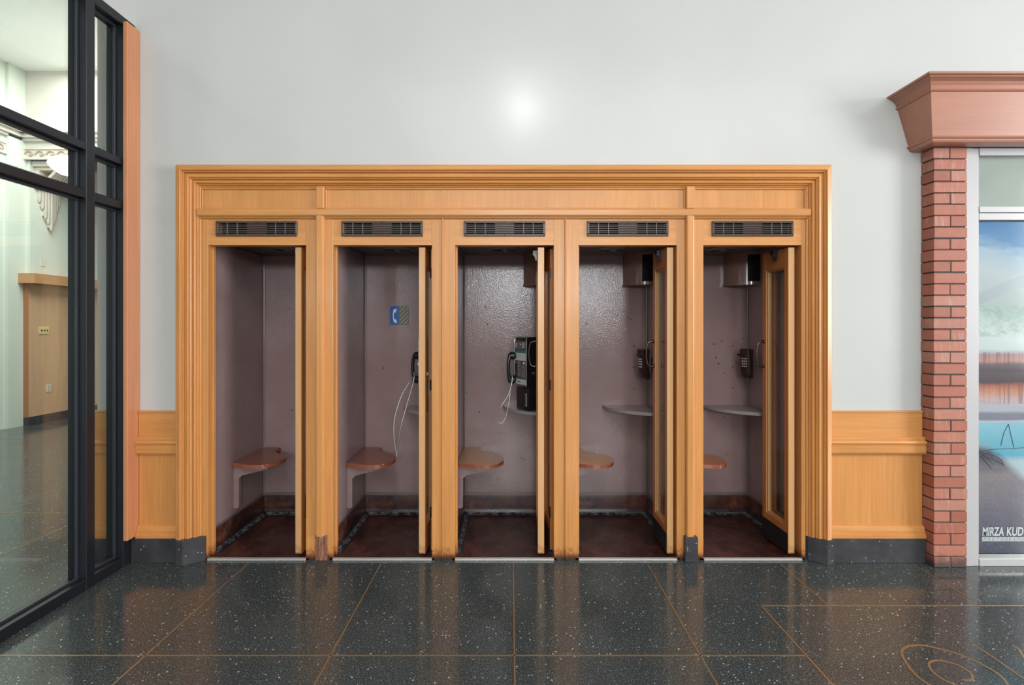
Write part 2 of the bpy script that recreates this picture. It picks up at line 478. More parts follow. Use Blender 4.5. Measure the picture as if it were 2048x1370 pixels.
# windows that let the daylight in (behind and right of the camera)
def outer_window(name, horiz, c, z, wd, ht, at):
    bm = newbm(); t = 0.05
    def b(u0, u1, z0, z1):
        if horiz: box(bm, u0, u1, at-0.04, at+0.04, z0, z1)
        else: box(bm, at-0.04, at+0.04, u0, u1, z0, z1)
    b(c-wd/2-t, c+wd/2+t, z+ht/2, z+ht/2+t); b(c-wd/2-t, c+wd/2+t, z-ht/2-t, z-ht/2)
    b(c-wd/2-t, c-wd/2, z-ht/2, z+ht/2); b(c+wd/2, c+wd/2+t, z-ht/2, z+ht/2)
    n = max(1, round(wd/1.4))
    for i in range(1, n): b(c-wd/2+wd*i/n-t/2, c-wd/2+wd*i/n+t/2, z-ht/2, z+ht/2)
    return struct(link(name, bm, M['whiteframe']))
outer_window('window_2', False, -4.5, 2.55, 3.0, 3.6, 9.80)
outer_window('window_3', True, -4.9, 2.8, 1.0, 0.8, -11.85)
outer_window('window_4', True, 0.0, 3.0, 1.1, 0.8, -11.85)
outer_window('window_5', True, 2.6, 2.8, 1.0, 0.8, -11.85)

# ------------------------------------------------------------------ glazed partition (left)
win = struct(empty('window_1', (-2.505, -0.3, 0)))
def wpart(name, x0, x1, y0, y1, z0, z1, mt, bev=0.0):
    o = bx(name, x0, x1, y0, y1, z0, z1, mt, None, bev); o.parent = win
    o.matrix_parent_inverse = Matrix.Translation((2.505, 0.3, 0)); return o
XF, XB, XG = -2.452, -2.562, -2.517
mull = [(-0.098, -0.048), (-0.362, -0.303), (-1.86, -1.80), (-3.36, -3.30), (-4.86, -4.80), (-6.36, -6.30), (-7.86, -7.80), (-9.36, -9.30), (-11.99, -11.93)]
for i, (a, b) in enumerate(mull):
    if i == 0: b = -0.0
    wpart('mullion', XB, XF, a, b, 0.0, 3.485, M['frame_black'], 0.003)
rails = [(0.0, 0.062), (2.268, 2.316), (2.547, 2.592), (3.435, 3.485)]
for (y1a, y0b) in zip([m_[0] for m_ in mull[:-1]], [m_[1] for m_ in mull[1:]]):
    for z0, z1 in rails:
        wpart('rail', XB, XF-0.002, y0b, y1a, z0, z1, M['frame_black'], 0.002)
    for (z0, z1) in ((0.062, 2.268), (2.316, 2.547), (2.592, 3.435)):
        wpart('glass_pane', XG-0.004, XG+0.004, y0b+0.002, y1a-0.002, z0+0.001, z1-0.001, M['glass'])
        bm = newbm()
        for yy0, yy1, zz0, zz1 in ((y0b, y1a, z0, z0+0.016), (y0b, y1a, z1-0.016, z1), (y0b, y0b+0.014, z0+0.016, z1-0.016), (y1a-0.014, y1a, z0+0.016, z1-0.016)):
            box(bm, XG+0.006, XG+0.022, yy0, yy1, zz0, zz1, 0.002)
        o = link('glazing_bead', bm, M['gasket']); o.parent = win; o.matrix_parent_inverse = Matrix.Translation((2.505, 0.3, 0))

tag(bx('wood_strip', -2.448, -2.420, -0.106, -0.001, 0.170, 3.455, M['cherry_z'], None, 0.003),
    'tall reddish wooden edge strip standing beside the black glass partition', 'trim')

# ------------------------------------------------------------------ wainscot
def wainscot(name, x0, x1, label):
    e = empty(name, ((x0+x1)/2, 0, 0.16)); tag(e, label, 'panelling')
    inv = Matrix.Translation((-(x0+x1)/2, 0, -0.16))
    def P(nm, *a, mt=M['oak_x'], bev=0.002):
        o = bx(nm, x0, x1, *a, mt, None, bev); o.parent = e; o.matrix_parent_inverse = inv; return o
    P('upper_panel', -0.016, 0.0, 0.810, 0.966)
    P('top_cap', -0.021, 0.0, 0.966, 0.979)
    bm = newbm()
    prof = [(0, 0.812), (-0.028, 0.812), (-0.034, 0.806), (-0.034, 0.792), (-0.046, 0.786), (-0.050, 0.776), (-0.044, 0.764), (-0.038, 0.762), (-0.038, 0.758), (-0.044, 0.755), (-0.044, 0.712), (-0.036, 0.700), (0, 0.696)]
    sweep(bm, [[(x, y, z) for y, z in prof] for x in (x0, x1)])
    o = link('chair_rail', bm, M['oak_x']); o.parent = e; o.matrix_parent_inverse = inv
    P('lower_panel', -0.014, 0.0, 0.23, 0.697, mt=M['oak_z'])
    bm = newbm()
    prof = [(0, 0.235), (-0.020, 0.235), (-0.030, 0.225), (-0.034, 0.205), (-0.034, 0.196), (-0.040, 0.194), (-0.040, 0.182), (-0.044, 0.180), (-0.044, 0.160), (0, 0.160)]
    sweep(bm, [[(x, y, z) for y, z in prof] for x in (x0, x1)])
    o = link('bottom_moulding', bm, M['oak_x']); o.parent = e; o.matrix_parent_inverse = inv
wainscot('wainscot', -2.418, -2.150, 'narrow oak wainscot panel between the reddish strip and the booth casing')
wainscot('wainscot', 2.062, 2.680, 'wide oak wainscot panel between the booth casing and the brick pillar')
wainscot('wainscot', -2.720, -2.566, 'sliver of oak wainscot seen through the narrow glass pane')
struct(bx('baseboard_left', -2.449, -2.137, -0.042, 0, 0, 0.160, M['slate'], None, 0.003))
struct(bx('baseboard_right', 2.071, 2.680, -0.042, 0, 0, 0.160, M['slate'], None, 0.003))
struct(bx('baseboard_lobby', -2.722, -2.566, -0.042, 0, 0, 0.160, M['slate'], None, 0.003))

# ------------------------------------------------------------------ booth surround
sur = empty('booth_surround', (-0.04, 0, 0))
tag(sur, 'oak surround with stepped casing and frieze framing all five phone booths', 'door surround')
SI = Matrix.Translation((0.04, 0, 0))
def sp(o): o.parent = sur; o.matrix_parent_inverse = SI; return o
XL, XR, ZT = -2.149, 2.061, 2.563
# (u inward from outer edge, y)
CP = [(0.0, 0.0), (0.0, -0.058), (0.006, -0.064), (0.032, -0.070), (0.036, -0.067), (0.038, -0.056), (0.041, -0.056), (0.045, -0.058), (0.047, -0.052), (0.048, -0.040), (0.050, -0.046),
      (0.072, -0.052), (0.076, -0.050), (0.078, -0.040), (0.083, -0.042), (0.087, -0.036), (0.088, -0.022), (0.090, -0.028), (0.106, -0.034), (0.109, -0.030),
      (0.110, -0.018), (0.116, -0.021), (0.119, -0.016), (0.120, -0.006), (0.123, -0.008), (0.130, -0.004), (0.132, 0.004), (0.132, 0.03), (0.0, 0.03)]
Z0C = 0.160
bm = newbm(); sweep(bm, [[(XL+u, y, Z0C) for u, y in CP], [(XL+u, y, ZT-u) for u, y in CP]]); sp(link('casing', bm, M['oak_z']))
bm = newbm(); sweep(bm, [[(XR-u, y, Z0C) for u, y in CP], [(XR-u, y, ZT-u) for u, y in CP]]); sp(link('casing', bm, M['oak_z']))
bm = newbm(); sweep(bm, [[(XL+u, y, ZT-u) for u, y in CP], [(XR-u, y, ZT-u) for u, y in CP]]); sp(link('casing', bm, M['oak_x']))
bm = newbm(); box(bm, XL+0.002, XR-0.002, -0.052, -0.001, ZT, ZT+0.004); sp(link('top_fillet', bm, M['oak_x']))
# plinth blocks
def plinth(pts, z=0.160):
    bm = newbm(); prism(bm, pts, 0, z)
    bmesh.ops.bevel(bm, geom=[e for e in bm.edges], offset=0.003, segments=1, affect='EDGES')
    sp(link('plinth_block', bm, M['slate']))
plinth([(-2.135, -0.001), (-2.135, -0.080), (-2.088, -0.084), (-1.987, -0.014), (-1.987, -0.001)])
plinth([(2.069, -0.001), (2.069, -0.072), (2.026, -0.074), (1.937, -0.010), (1.937, -0.001)])
plinth([(1.130, 0.0), (1.130, -0.036), (1.212, -0.036), (1.212, 0.0)], 0.165)
PX = [(-1.262, -1.210), (1.142, 1.196)]
XIL, XIR = XL+0.132, XR-0.132
# frieze panels (vertical grain), muntins, rail
edges = [XIL, PX[0][0], PX[0][1], PX[1][0], PX[1][1], XIR]
for a, b in ((edges[0], edges[1]), (edges[2], edges[3]), (edges[4], edges[5])):
    bm = newbm(); box(bm, a, b, 0.004, 0.03, 2.295, ZT-0.132)
    sp(link('frieze_panel', bm, M['oak_z']))
    # small moulding frame in the panel
    bm = newbm(); t = 0.010
    for x0, x1, z0, z1 in ((a, b, ZT-0.132-t, ZT-0.132), (a, b, 2.292, 2.292+t), (a, a+t, 2.302, ZT-0.142), (b-t, b, 2.302, ZT-0.142)):
        box(bm, x0, x1, -0.006, 0.004, z0, z1, 0.003)
    sp(link('panel_moulding', bm, M['oak_x']))
for a, b in PX:
    sp(bx('muntin', a, b, -0.026, 0.03, 2.292, ZT-0.126, M['oak_z'], None, 0.004))
bm = newbm()
prof = [(0.03, 2.292), (-0.020, 2.292), (-0.030, 2.286), (-0.032, 2.280), (-0.030, 2.250), (-0.024, 2.243), (-0.016, 2.241), (-0.016, 2.236), (-0.006, 2.228), (-0.0005, 2.228), (-0.0005, 2.238), (0.03, 2.238)]
sweep(bm, [[(XIL-0.016, y, z) for y, z in prof], [(XIR+0.016, y, z) for y, z in prof]])
sp(link('cornice_rail', bm, M['oak_x']))
for i, (a, b) in enumerate(PX):
    bm = newbm()
    zb = 0.165
    pts = [(a, 0.004), (a, -0.024), (a+0.006, -0.030), (b-0.014, -0.030), (b-0.009, -0.022), (b-0.004, -0.020), (b, -0.010), (b+0.002, 0.004)]
    prism(bm, pts, zb, 2.245)
    sp(link('pilaster', bm, M['oak_z']))
# the left pilaster has lost its plinth block: rough bare wood with old mastic
m = mat('bare_wood_mastic', (0.25, 0.11, 0.06), 0.8); q = N(m)
q.l(q.ramp(q.noise(q.coord((3, 3, 1)), 22, 6, 0.75), [(0.3, (0.07, 0.035, 0.025)), (0.48, (0.26, 0.10, 0.06)), (0.6, (0.34, 0.17, 0.10)), (0.72, (0.50, 0.40, 0.28))]), q.b.inputs['Base Color'])
M['mastic'] = m
bm = newbm(); box(bm, -1.276, -1.196, -0.003, -0.0005, 0.0, 0.166); box(bm, -1.252, -1.222, -0.012, -0.002, 0.0, 0.162, 0.003); box(bm, -1.272, -1.262, -0.006, -0.002, 0, 0.158, 0.002); box(bm, -1.212, -1.203, -0.007, -0.002, 0, 0.15, 0.002)
sp(link('exposed_core', bm, M['mastic']))
for X in (-0.443, 0.360):
    sp(bx('bead', X-0.005, X+0.005, -0.009, 0.02, 0.0, 2.236, M['oak_worn'], None, 0.003))

# ------------------------------------------------------------------ shared booth pieces (mesh data made once)
def to_mesh(bm, mats, smooth=False, angle=30):
    me = bpy.data.meshes.new('piece'); bmesh.ops.recalc_face_normals(bm, faces=bm.faces)
    bm.to_mesh(me); bm.free()
    for mm in mats: me.materials.append(mm)
    if smooth:
        for p in me.polygons: p.use_smooth = True
        try: me.set_sharp_from_angle(angle=math.radians(angle))
        except Exception: pass
    return me
def inst(name, me, parent=None, loc=(0, 0, 0), rz=0):
    o = bpy.data.objects.new(name, me); COL.objects.link(o)
    if parent: o.parent = parent
    o.location = loc; o.rotation_euler = (0, 0, rz); return o

HWD = 0.34      # half interior width
DEP = 0.75      # back wall
ZC = 2.107
ZF = 0.012
# side wall / back wall
bm = newbm(); box(bm, -0.024, 0, 0.072, DEP, 0.0, 2.22); ME_side = to_mesh(bm, [M['mauve']])
bm = newbm(); box(bm, -HWD-0.024, HWD+0.024, DEP, DEP+0.03, 0.0, 2.22); ME_back = to_mesh(bm, [M['mauve']])
bm = newbm(); box(bm, -HWD, HWD, 0.0, DEP, 0.0, ZF); ME_floor = to_mesh(bm, [M['redfloor']])
bm = newbm(); box(bm, -HWD, HWD, 0.072, DEP, ZC, ZC+0.02); ME_ceil = to_mesh(bm, [M['mauve_ceiling']])
# cove base: U path
bm = newbm()
cp = [(0.0, 0.163), (0.006, 0.163), (0.007, 0.160), (0.007, 0.072)]
for k in range(7):
    a = k/6*PI/2
    cp.append((0.007+0.045*(1-math.cos(a)), ZF+0.002+0.045-0.045*math.sin(a)))
cp += [(0.056, ZF+0.0005), (0.0, ZF+0.0005)]
path = []
for o_, z in cp: path.append((o_, z))
r0 = [(-HWD+o_, 0.074, z) for o_, z in path]
r1 = [(-HWD+o_, DEP-o_, z) for o_, z in path]
r2 = [(HWD-o_, DEP-o_, z) for o_, z in path]
r3 = [(HWD-o_, 0.074, z) for o_, z in path]
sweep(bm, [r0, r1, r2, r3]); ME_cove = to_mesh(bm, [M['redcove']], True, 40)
# beads: vertical corners, top, bottom
bm = newbm()
for sx in (-1, 1):
    tube(bm, [(sx*(HWD-0.004), DEP-0.004, 0.165), (sx*(HWD-0.004), DEP-0.004, ZC)], 0.006, 8)
box(bm, -HWD, HWD, DEP-0.004, DEP, 0.163, 0.186, 0.001)
box(bm, -HWD, HWD, DEP-0.006, DEP, ZC-0.012, ZC)
for sx in (-1, 1):
    x0, x1 = sorted((sx*HWD, sx*(HWD-0.004)))
    box(bm, x0, x1, 0.08, DEP-0.004, 0.163, 0.180, 0.001)
    box(bm, x0, x1, 0.08, DEP-0.004, ZC-0.012, ZC)
ME_bead = to_mesh(bm, [M['bead']], True, 40)
# round speaker grille on the ceiling
bm = newbm()
for ra, rb, z in ((0.112, 0.100, 0.0), (0.090, 0.080, 0.0), (0.070, 0.060, 0), (0.050, 0.040, 0)):
    lathe(bm, [(ra, 0), (ra, -0.006), (rb, -0.010), (rb, 0)], 36, (0, 0, ZC))
lathe(bm, [(0.030, 0), (0.028, -0.014), (0.012, -0.02), (0.0005, -0.021)], 24, (0, 0, ZC))
lathe(bm, [(0.108, -0.001), (0.0005, -0.001)], 36, (0, 0, ZC), 1)
ME_grille = to_mesh(bm, [M['bead'], M['mauve_ceiling']], True, 40)
# fan housing in the back right corner
bm = newbm(); R = 0.195
pts = [(HWD-0.001, DEP-0.001)]
arc = []
for k in range(17):
    a = k/16*PI/2
    arc.append((HWD-0.001-R*math.cos(a), DEP-0.001-R*math.sin(a)))
prism(bm, pts+arc, 1.865, ZC-0.001)
R2 = R+0.006
prism(bm, pts+[(HWD-0.001-R2*math.cos(k/16*PI/2), DEP-0.001-R2*math.sin(k/16*PI/2)) for k in range(17)], 1.852, 1.866)
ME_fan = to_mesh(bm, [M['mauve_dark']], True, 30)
bm = newbm()
for k in range(11):
    z = 1.885+k*0.018
    a0, a1 = math.radians(66), math.radians(89)
    rings = []
    for j in range(7):
        a = a0+(a1-a0)*j/6
        c_, s_ = math.cos(a), math.sin(a)
        rings.append([(HWD-0.001-r*c_, DEP-0.001-r*s_, zz) for r, zz in ((R-0.002, z), (R+0.006, z-0.003), (R+0.006, z+0.003), (R-0.002, z+0.006))])
    sweep(bm, rings)
rings = [[(HWD-0.001-r*math.cos(math.radians(64+26*j/8)), DEP-0.001-r*math.sin(math.radians(64+26*j/8)), zz) for r, zz in ((R-0.004, 1.878), (R+0.002, 1.878), (R+0.002, 2.082), (R-0.004, 2.082))] for j in range(9)]
sweep(bm, rings, mi=0)
ME_fangrille = to_mesh(bm, [M['void']])
# quarter-round shelf
bm = newbm(); R = 0.362
pts = [(HWD-0.001, DEP-0.001)]
for k in range(25):
    a = k/24*PI/2
    rr = R*(1-0.05*math.sin(2*a))
    pts.append((HWD-0.001-rr*math.cos(a), DEP-0.001-rr*math.sin(a)))
prism(bm, pts, 0.868, 0.892)
bmesh.ops.bevel(bm, geom=[e for e in bm.edges if abs(e.verts[0].co.z-e.verts[1].co.z) < 1e-6], offset=0.005, segments=2, affect='EDGES')
ME_shelf = to_mesh(bm, [M['shelf']], True, 35)
# seat
sctrl = [(0.0, .298), (.05, .285), (.12, .252), (.2, .240), (.27, .258), (.315, .32), (.33, .40), (.315, .47), (.27, .52), (.21, .56), (.165, .61), (.142, .66)]
sp2 = [(p.x, p.y) for p in smoothpath([(x, y, 0) for x, y in sctrl], 5)]
def seat_mesh(mt):
    bm = newbm()
    prism(bm, [(-HWD+x, y) for x, y in sp2]+[(-HWD+.14, .749), (-HWD, .749)], 0.526, 0.552)
    bmesh.ops.bevel(bm, geom=[e for e in bm.edges if abs(e.verts[0].co.z-e.verts[1].co.z) < 1e-6 and e.verts[0].co.z > .54], offset=0.007, segments=3, affect='EDGES')
    bm.normal_update()
    for f_ in bm.faces:
        if abs(f_.normal.z) < 0.5: f_.material_index = 1
    return to_mesh(bm, [mt, M['seat_rim']], True, 35)
def bracket_mesh():
    bm = newbm()
    prof = [(0, 0.218), (0.020, 0.213), (0.036, 0.225), (0.036, 0.43), (0.060, 0.452), (0.25, 0.500), (0.25, 0.526), (0, 0.526)]
    y0, y1 = 0.325, 0.352
    sweep(bm, [[(-HWD+x, y, z) for x, z in prof] for y in (y0, y1)])
    return to_mesh(bm, [M['mauve']])
bm = newbm(); box(bm, -HWD, -HWD+0.13, DEP-0.03, DEP, 0.47, 0.526); ME_cleat = to_mesh(bm, [M['mauve']])
ME_bracket = bracket_mesh()
ME_seats = {k: seat_mesh(M[k]) for k in ('seat_red', 'seat_tan', 'seat_orange', 'seat_deep')}
# vent
VW, VZ0, VZ1 = 0.266, 2.115, 2.216
def vent_frame():
    bm = newbm(); t = 0.016; y0, y1 = -0.010, 0.004
    box(bm, -VW, VW, y0, y1, VZ1-t, VZ1, 0.003); box(bm, -VW, VW, y0, y1, VZ0, VZ0+t, 0.003)
    box(bm, -VW, -VW+t, y0, y1, VZ0+t, VZ1-t, 0.002); box(bm, VW-t, VW, y0, y1, VZ0+t, VZ1-t, 0.002)
    for sx, z in ((0, VZ1-0.008), (0, VZ0+0.008), (-VW+0.008, VZ0+0.008), (VW-0.008, VZ0+0.008), (-VW+0.008, VZ1-0.008), (VW-0.008, VZ1-0.008)):
        b = bmesh.ops.create_uvsphere(bm, u_segments=8, v_segments=6, radius=0.0035)
        bmesh.ops.translate(bm, verts=b['verts'], vec=(sx, y0, z))
    return to_mesh(bm, [M['vent']])
def vent_louvre(sd):
    bm = newbm(); z0, z1 = VZ0+0.016, VZ1-0.016
    n = 6
    for k in range(n-1):
        z = z0+(k+1)*(z1-z0)/n
        for x0, x1 in (((-VW+0.016, -0.062),) if sd < 0 else ((0.062, VW-0.016),)):
            box(bm, x0, x1, -0.006, 0.006, z-0.0016, z+0.0016)
    for x in ((-VW+0.075, -VW+0.14) if sd < 0 else (0.062+0.062, 0.062+0.125)):
        box(bm, x-0.0018, x+0.0018, -0.008, 0.002, z0, z1)
    return to_mesh(bm, [M['vent_bar']])
def vent_centre():
    bm = newbm(); z0, z1 = VZ0+0.016, VZ1-0.016
    box(bm, -0.062, 0.062, -0.001, 0.004, z0, z1)
    n = 6
    for k in range(n):
        zc = z0+(k+0.5)*(z1-z0)/n; h = (z1-z0)/n*0.42
        sweep(bm, [[(x, 0.0, zc-h), (x, -0.007, zc-h*0.3), (x, -0.007, zc+h*0.5), (x, 0.0, zc+h)] for x in (-0.062, 0.062)])
    return to_mesh(bm, [M['vent']])
ME_vf, ME_vl, ME_vr, ME_vc = vent_frame(), vent_louvre(-1), vent_louvre(1), vent_centre()
bm = newbm(); box(bm, -VW+0.01, VW-0.01, 0.050, 0.056, VZ0+0.008, VZ1-0.008); ME_vb = to_mesh(bm, [M['void']])  # near-black sheet standing in for the unlit space behind the vent
# pull handle
bm = newbm()
hp = smoothpath([(0, 0, 0.088), (-0.018, 0, 0.090), (-0.040, 0, 0.078), (-0.050, 0, 0.045), (-0.053, 0, 0), (-0.050, 0, -0.045), (-0.040, 0, -0.078), (-0.018, 0, -0.090), (0, 0, -0.088)], 6)
tube(bm, hp, 0.006, 10, radii=[0.0095-0.0045*math.sin(PI*i/(len(hp)-1)) for i in range(len(hp))])
for z in (0.088, -0.088):
    b = bmesh.ops.create_uvsphere(bm, u_segments=12, v_segments=8, radius=0.014)
    for vv in b['verts']: vv.co = Vector((vv.co.x*0.45-0.003, vv.co.y, vv.co.z+z))
ME_handle = to_mesh(bm, [M['bronze']], True, 50)
# leaf bracket (spade)
bm = newbm()
box(bm, -0.03, 0.004, -0.02, 0.02, 2.030, 2.048, 0.002)
prof = [(0.0, 2.035), (-0.026, 2.035), (-0.030, 2.020), (-0.018, 2.008), (-0.012, 1.992), (-0.008, 1.975), (0.0, 1.99)]
sweep(bm, [[(x, y, z) for x, z in prof] for y in (-0.018, 0.018)])
ME_spade = to_mesh(bm, [M['black']])

def leaf(booth, front, back, th, pull, worn=True):
    """door leaf: left face from front to back (local booth xy)"""
    f, b = Vector((*front, 0)), Vector((*back, 0))
    L = (b-f).length; ang = math.atan2(b.y-f.y, b.x-f.x)
    # local: x along leaf, y = left(+) side; leaf occupies y in [-th,0]
    s = 0.046; g0, g1 = 0.205, 1.925
    bm = newbm()
    z0, z1 = 0.030, 2.048
    box(bm, 0, s, -th, 0, z0, z1, 0.002); box(bm, L-s, L, -th, 0, z0, z1, 0.002)
    box(bm, s, L-s, -th+0.001, -0.001, g1, z1-0.002)
    box(bm, s, L-s, -th+0.001, -0.001, z0, g0)
    # glazing bead
    for x0, x1, a0, a1 in ((s, s+0.012, g0, g1), (L-s-0.012, L-s, g0, g1), (s, L-s, g0, g0+0.012), (s, L-s, g1-0.012, g1)):
        box(bm, x0, x1, -th+0.008, -0.008, a0, a1, 0.001)
    bm.normal_update()
    for f_ in bm.faces:
        if abs(f_.normal.y) > 0.7: f_.material_index = 1
    o = link('door_leaf', bm, [M['oak_edge' if pull else 'oak_amber'], M['oak_face']], booth)
    o.location = f; o.rotation_euler = (0, 0, ang)
    bx('glass_pane', s+0.002, L-s-0.002, -th/2-0.002, -th/2+0.002, g0+0.002, g1-0.002, M['glass'], o)
    bx('kick_plate', 0.004, L-0.004, 0.0002, 0.003, 0.034, 0.160, M['kick'], o)
    if pull:
        h = inst('pull_handle', ME_handle, o, (L-0.022, 0.0, 1.33), -PI/2)
        inst('top_bracket', ME_spade, o, (L*0.46, 0.0, 0.0), -PI/2)
    else:
        for z in (0.25, 1.1, 1.85):
            bm = newbm(); tube(bm, [(-0.002, 0.001, z), (-0.002, 0.001, z+0.07)], 0.005, 8)
            link('hinge', bm, M['black'], o)
    return o

CX = [-1.657, -0.838, -0.039, 0.765, 1.580]
ST = [((-2.016, -1.977), (-1.337, -1.262)), ((-1.210, -1.160), (-0.514, -0.448)), ((-0.438, -0.362), (0.283, 0.355)),
      ((0.365, 0.445), (1.087, 1.142)), ((1.198, 1.261), (1.902, 1.928))]
BF = [-1.418, -0.604, 0.179, 1.030, 1.829]      # left face of the inner leaf at its front edge
BB = [-1.400, -0.585, 0.186, 1.030, 1.822]      # and at its back edge
holes = [[(-1.788, 1.674), (-1.765, 1.532), (-1.765, 0.85)],
         [(-1.0, 1.682), (-0.98, 1.540), (-0.787, 1.293), (-1.028, 1.192)],
         [(-0.206, 1.69), (-0.186, 1.544), (-0.356, 0.994), (-0.251, 0.836), (0.089, 0.463), (0.107, 0.447), (0.162, 0.368)],
         [(0.595, 1.69), (0.615, 1.548), (0.998, 1.370), (0.998, 1.196), (0.998, 1.026), (0.95, 1.60), (0.975, 1.585)],
         [(1.709, 1.411), (1.648, 1.386), (1.664, 1.277), (1.684, 1.229), (1.731, 1.149), (1.80, 1.370), (1.80, 1.202), (1.80, 1.030), (1.887, 1.427), (1.724, 0.795), (1.753, 0.496)]]
seatm = ['seat_red', 'seat_red', 'seat_tan', 'seat_orange', 'seat_deep']
LBL = ['leftmost oak phone booth with empty walls, red-brown seat and no shelf in view',
       'second phone booth from left with a blue and gold telephone sign inside',
       'middle phone booth with black payphone in full view and tan wooden seat',
       'second phone booth from right with brown wall phone half behind its door pull',
       'rightmost phone booth with small brown wall phone and wide glimpse of folding door']
for k in range(5):
    cx = CX[k]
    B = empty('phone_booth', (cx, 0, 0))
    tag(B, LBL[k], 'phone booth', 'row of five wooden phone booths')
    lx = lambda X: X-cx
    inst('side_wall', ME_side, B, (-HWD, 0, 0)); inst('side_wall', ME_side, B, (HWD+0.024, 0, 0))
    bw = inst('back_wall', ME_back, B)
    inst('booth_floor', ME_floor, B); inst('booth_ceiling', ME_ceil, B)
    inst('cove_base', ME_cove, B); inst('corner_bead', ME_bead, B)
    inst('speaker_grille', ME_grille, B, (0, 0.43, 0))
    if k >= 2:
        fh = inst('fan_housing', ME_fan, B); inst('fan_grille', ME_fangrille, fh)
    if k >= 1:
        inst('shelf', ME_shelf, B)
    s_ = inst('seat', ME_seats[seatm[k]], B)
    if k == 0 or k == 1: s_['label'] = 'red-brown varnished seat board'
    if k == 2: s_['label'] = 'tan worn seat board'
    if k == 3: s_['label'] = 'orange varnished seat board'
    inst('seat_bracket', ME_bracket, B); inst('seat_cleat', ME_cleat, B)
    # front frame
    (a0, a1), (b0, b1) = ST[k]
    for p0, p1 in ((a0, a1), (b0, b1)):
        bx('stile', lx(p0), lx(p1), 0.0, 0.070, 0.0, 2.236, M['oak_worn'], B, 0.0015)
    bm = newbm()
    H0, H1 = 2.059, 2.236
    box(bm, lx(a1), lx(b0), 0.001, 0.070, H0, VZ0+0.006); box(bm, lx(a1), lx(b0), 0.001, 0.070, VZ1-0.006, H1)
    box(bm, lx(a1), -VW+0.008, 0.001, 0.070, VZ0+0.006, VZ1-0.006); box(bm, VW-0.008, lx(b0), 0.001, 0.070, VZ0+0.006, VZ1-0.006)
    link('head_panel', bm, M['oak_x'], B)
    bx('threshold', lx(a1), lx(b0), -0.012, 0.012, 0.0, 0.0135, M['alu'], B, 0.002)
    bx('door_stop', lx(a1), lx(a1)+0.010, 0.045, 0.069, ZF, H0, M['oak_worn'], B, 0.001)
    v = inst('vent', ME_vf, B); inst('louvre', ME_vl, v); inst('louvre', ME_vr, v); inst('centre_plate', ME_vc, v); inst('vent_dark_sheet', ME_vb, v)
    # holes
    bm = newbm()
    for X, z in holes[k]:
        r = random.uniform(0.004, 0.0065)
        tube(bm, [(lx(X), DEP-0.0012, z), (lx(X), DEP+0.001, z)], r, 10)
    o = link('screw_holes', bm, M['hole'], B); o['kind'] = 'stuff'
    leaf(B, (lx(BF[k]), 0.024), (lx(BB[k]), 0.335), 0.043, True)
    leaf(B, (HWD-0.036, 0.078), (lx(BB[k])+0.051 if lx(BB[k])+0.051 < HWD-0.036 else HWD-0.036, 0.335), 0.030, False)

# ------------------------------------------------------------------ telephone sign sticker in booth two
SX, SZ, SS = -0.901, 1.617, 0.076
sg = empty('telephone_sign', (SX, 0.749, SZ))
tag(sg, 'small square blue sign with white handset and gold diagonal stripes', 'sign')
def rrect(x0, x1, z0, z1, r, corners=(1, 1, 1, 1)):
    pts = []
    for (cx_, cz_, a), on in zip(((x1-r, z1-r, 0), (x0+r, z1-r, 90), (x0+r, z0+r, 180), (x1-r, z0+r, 270)), corners):
        if on:
            for i in range(6):
                t = math.radians(a+18*i); pts.append((cx_+r*math.cos(t), cz_+r*math.sin(t)))
        else:
            pts.append(((x1 if a in (0, 270) else x0), (z1 if a in (0, 90) else z0)))
    return pts
def plate(name, pts, y0, y1, mt, parent):
    bm = newbm(); sweep(bm, [[(x, y0, z) for x, z in pts], [(x, y1, z) for x, z in pts]])
    return link(name, bm, mt, parent)
plate('sign_plate', rrect(-SS, SS, -SS, SS, 0.010), 0.0, -0.003, M['sign_blue'], sg)
plate('stripe_field', rrect(0.0, SS, -SS, SS, 0.010, (1, 0, 0, 1)), -0.003, -0.0038, M['sign_dark'], sg)
bm = newbm()
def clip(poly, x0, x1, z0, z1):
    for ax, lim, sgn in ((0, x0, 1), (0, x1, -1), (1, z0, 1), (1, z1, -1)):
        out = []
        for i in range(len(poly)):
            p, q_ = poly[i], poly[(i+1) % len(poly)]
            dp, dq = (p[ax]-lim)*sgn, (q_[ax]-lim)*sgn
            if dp >= 0: out.append(p)
            if dp*dq < 0:
                t = dp/(dp-dq); out.append((p[0]+(q_[0]-p[0])*t, p[1]+(q_[1]-p[1])*t))
        poly = out
        if not poly: return []
    return poly
for i in range(-3, 7):
    c = -0.055+i*0.034-0.03; h = 0.016
    pl = clip([(0.0, c), (0.1, c+0.1), (0.1, c+0.1+h), (0.0, c+h)], 0.004, SS-0.003, -SS+0.004, SS-0.004)
    if len(pl) > 2:
        sweep(bm, [[(x, -0.0038, z) for x, z in pl], [(x, -0.0046, z) for x, z in pl]])
link('gold_stripes', bm, M['sign_gold'], sg)['label'] = 'gold diagonal stripes'
hs = [(-0.022, 0.057), (-0.038, 0.052), (-0.045, 0.047), (-0.049, 0.030), (-0.051, 0.0), (-0.049, -0.032), (-0.042, -0.052), (-0.030, -0.060), (-0.018, -0.059),
      (-0.020, -0.046), (-0.028, -0.030), (-0.041, -0.028), (-0.043, 0.0), (-0.041, 0.022), (-0.027, 0.024), (-0.022, 0.040)]
plate('handset_symbol', hs, -0.003, -0.0045, M['sign_white'], sg)

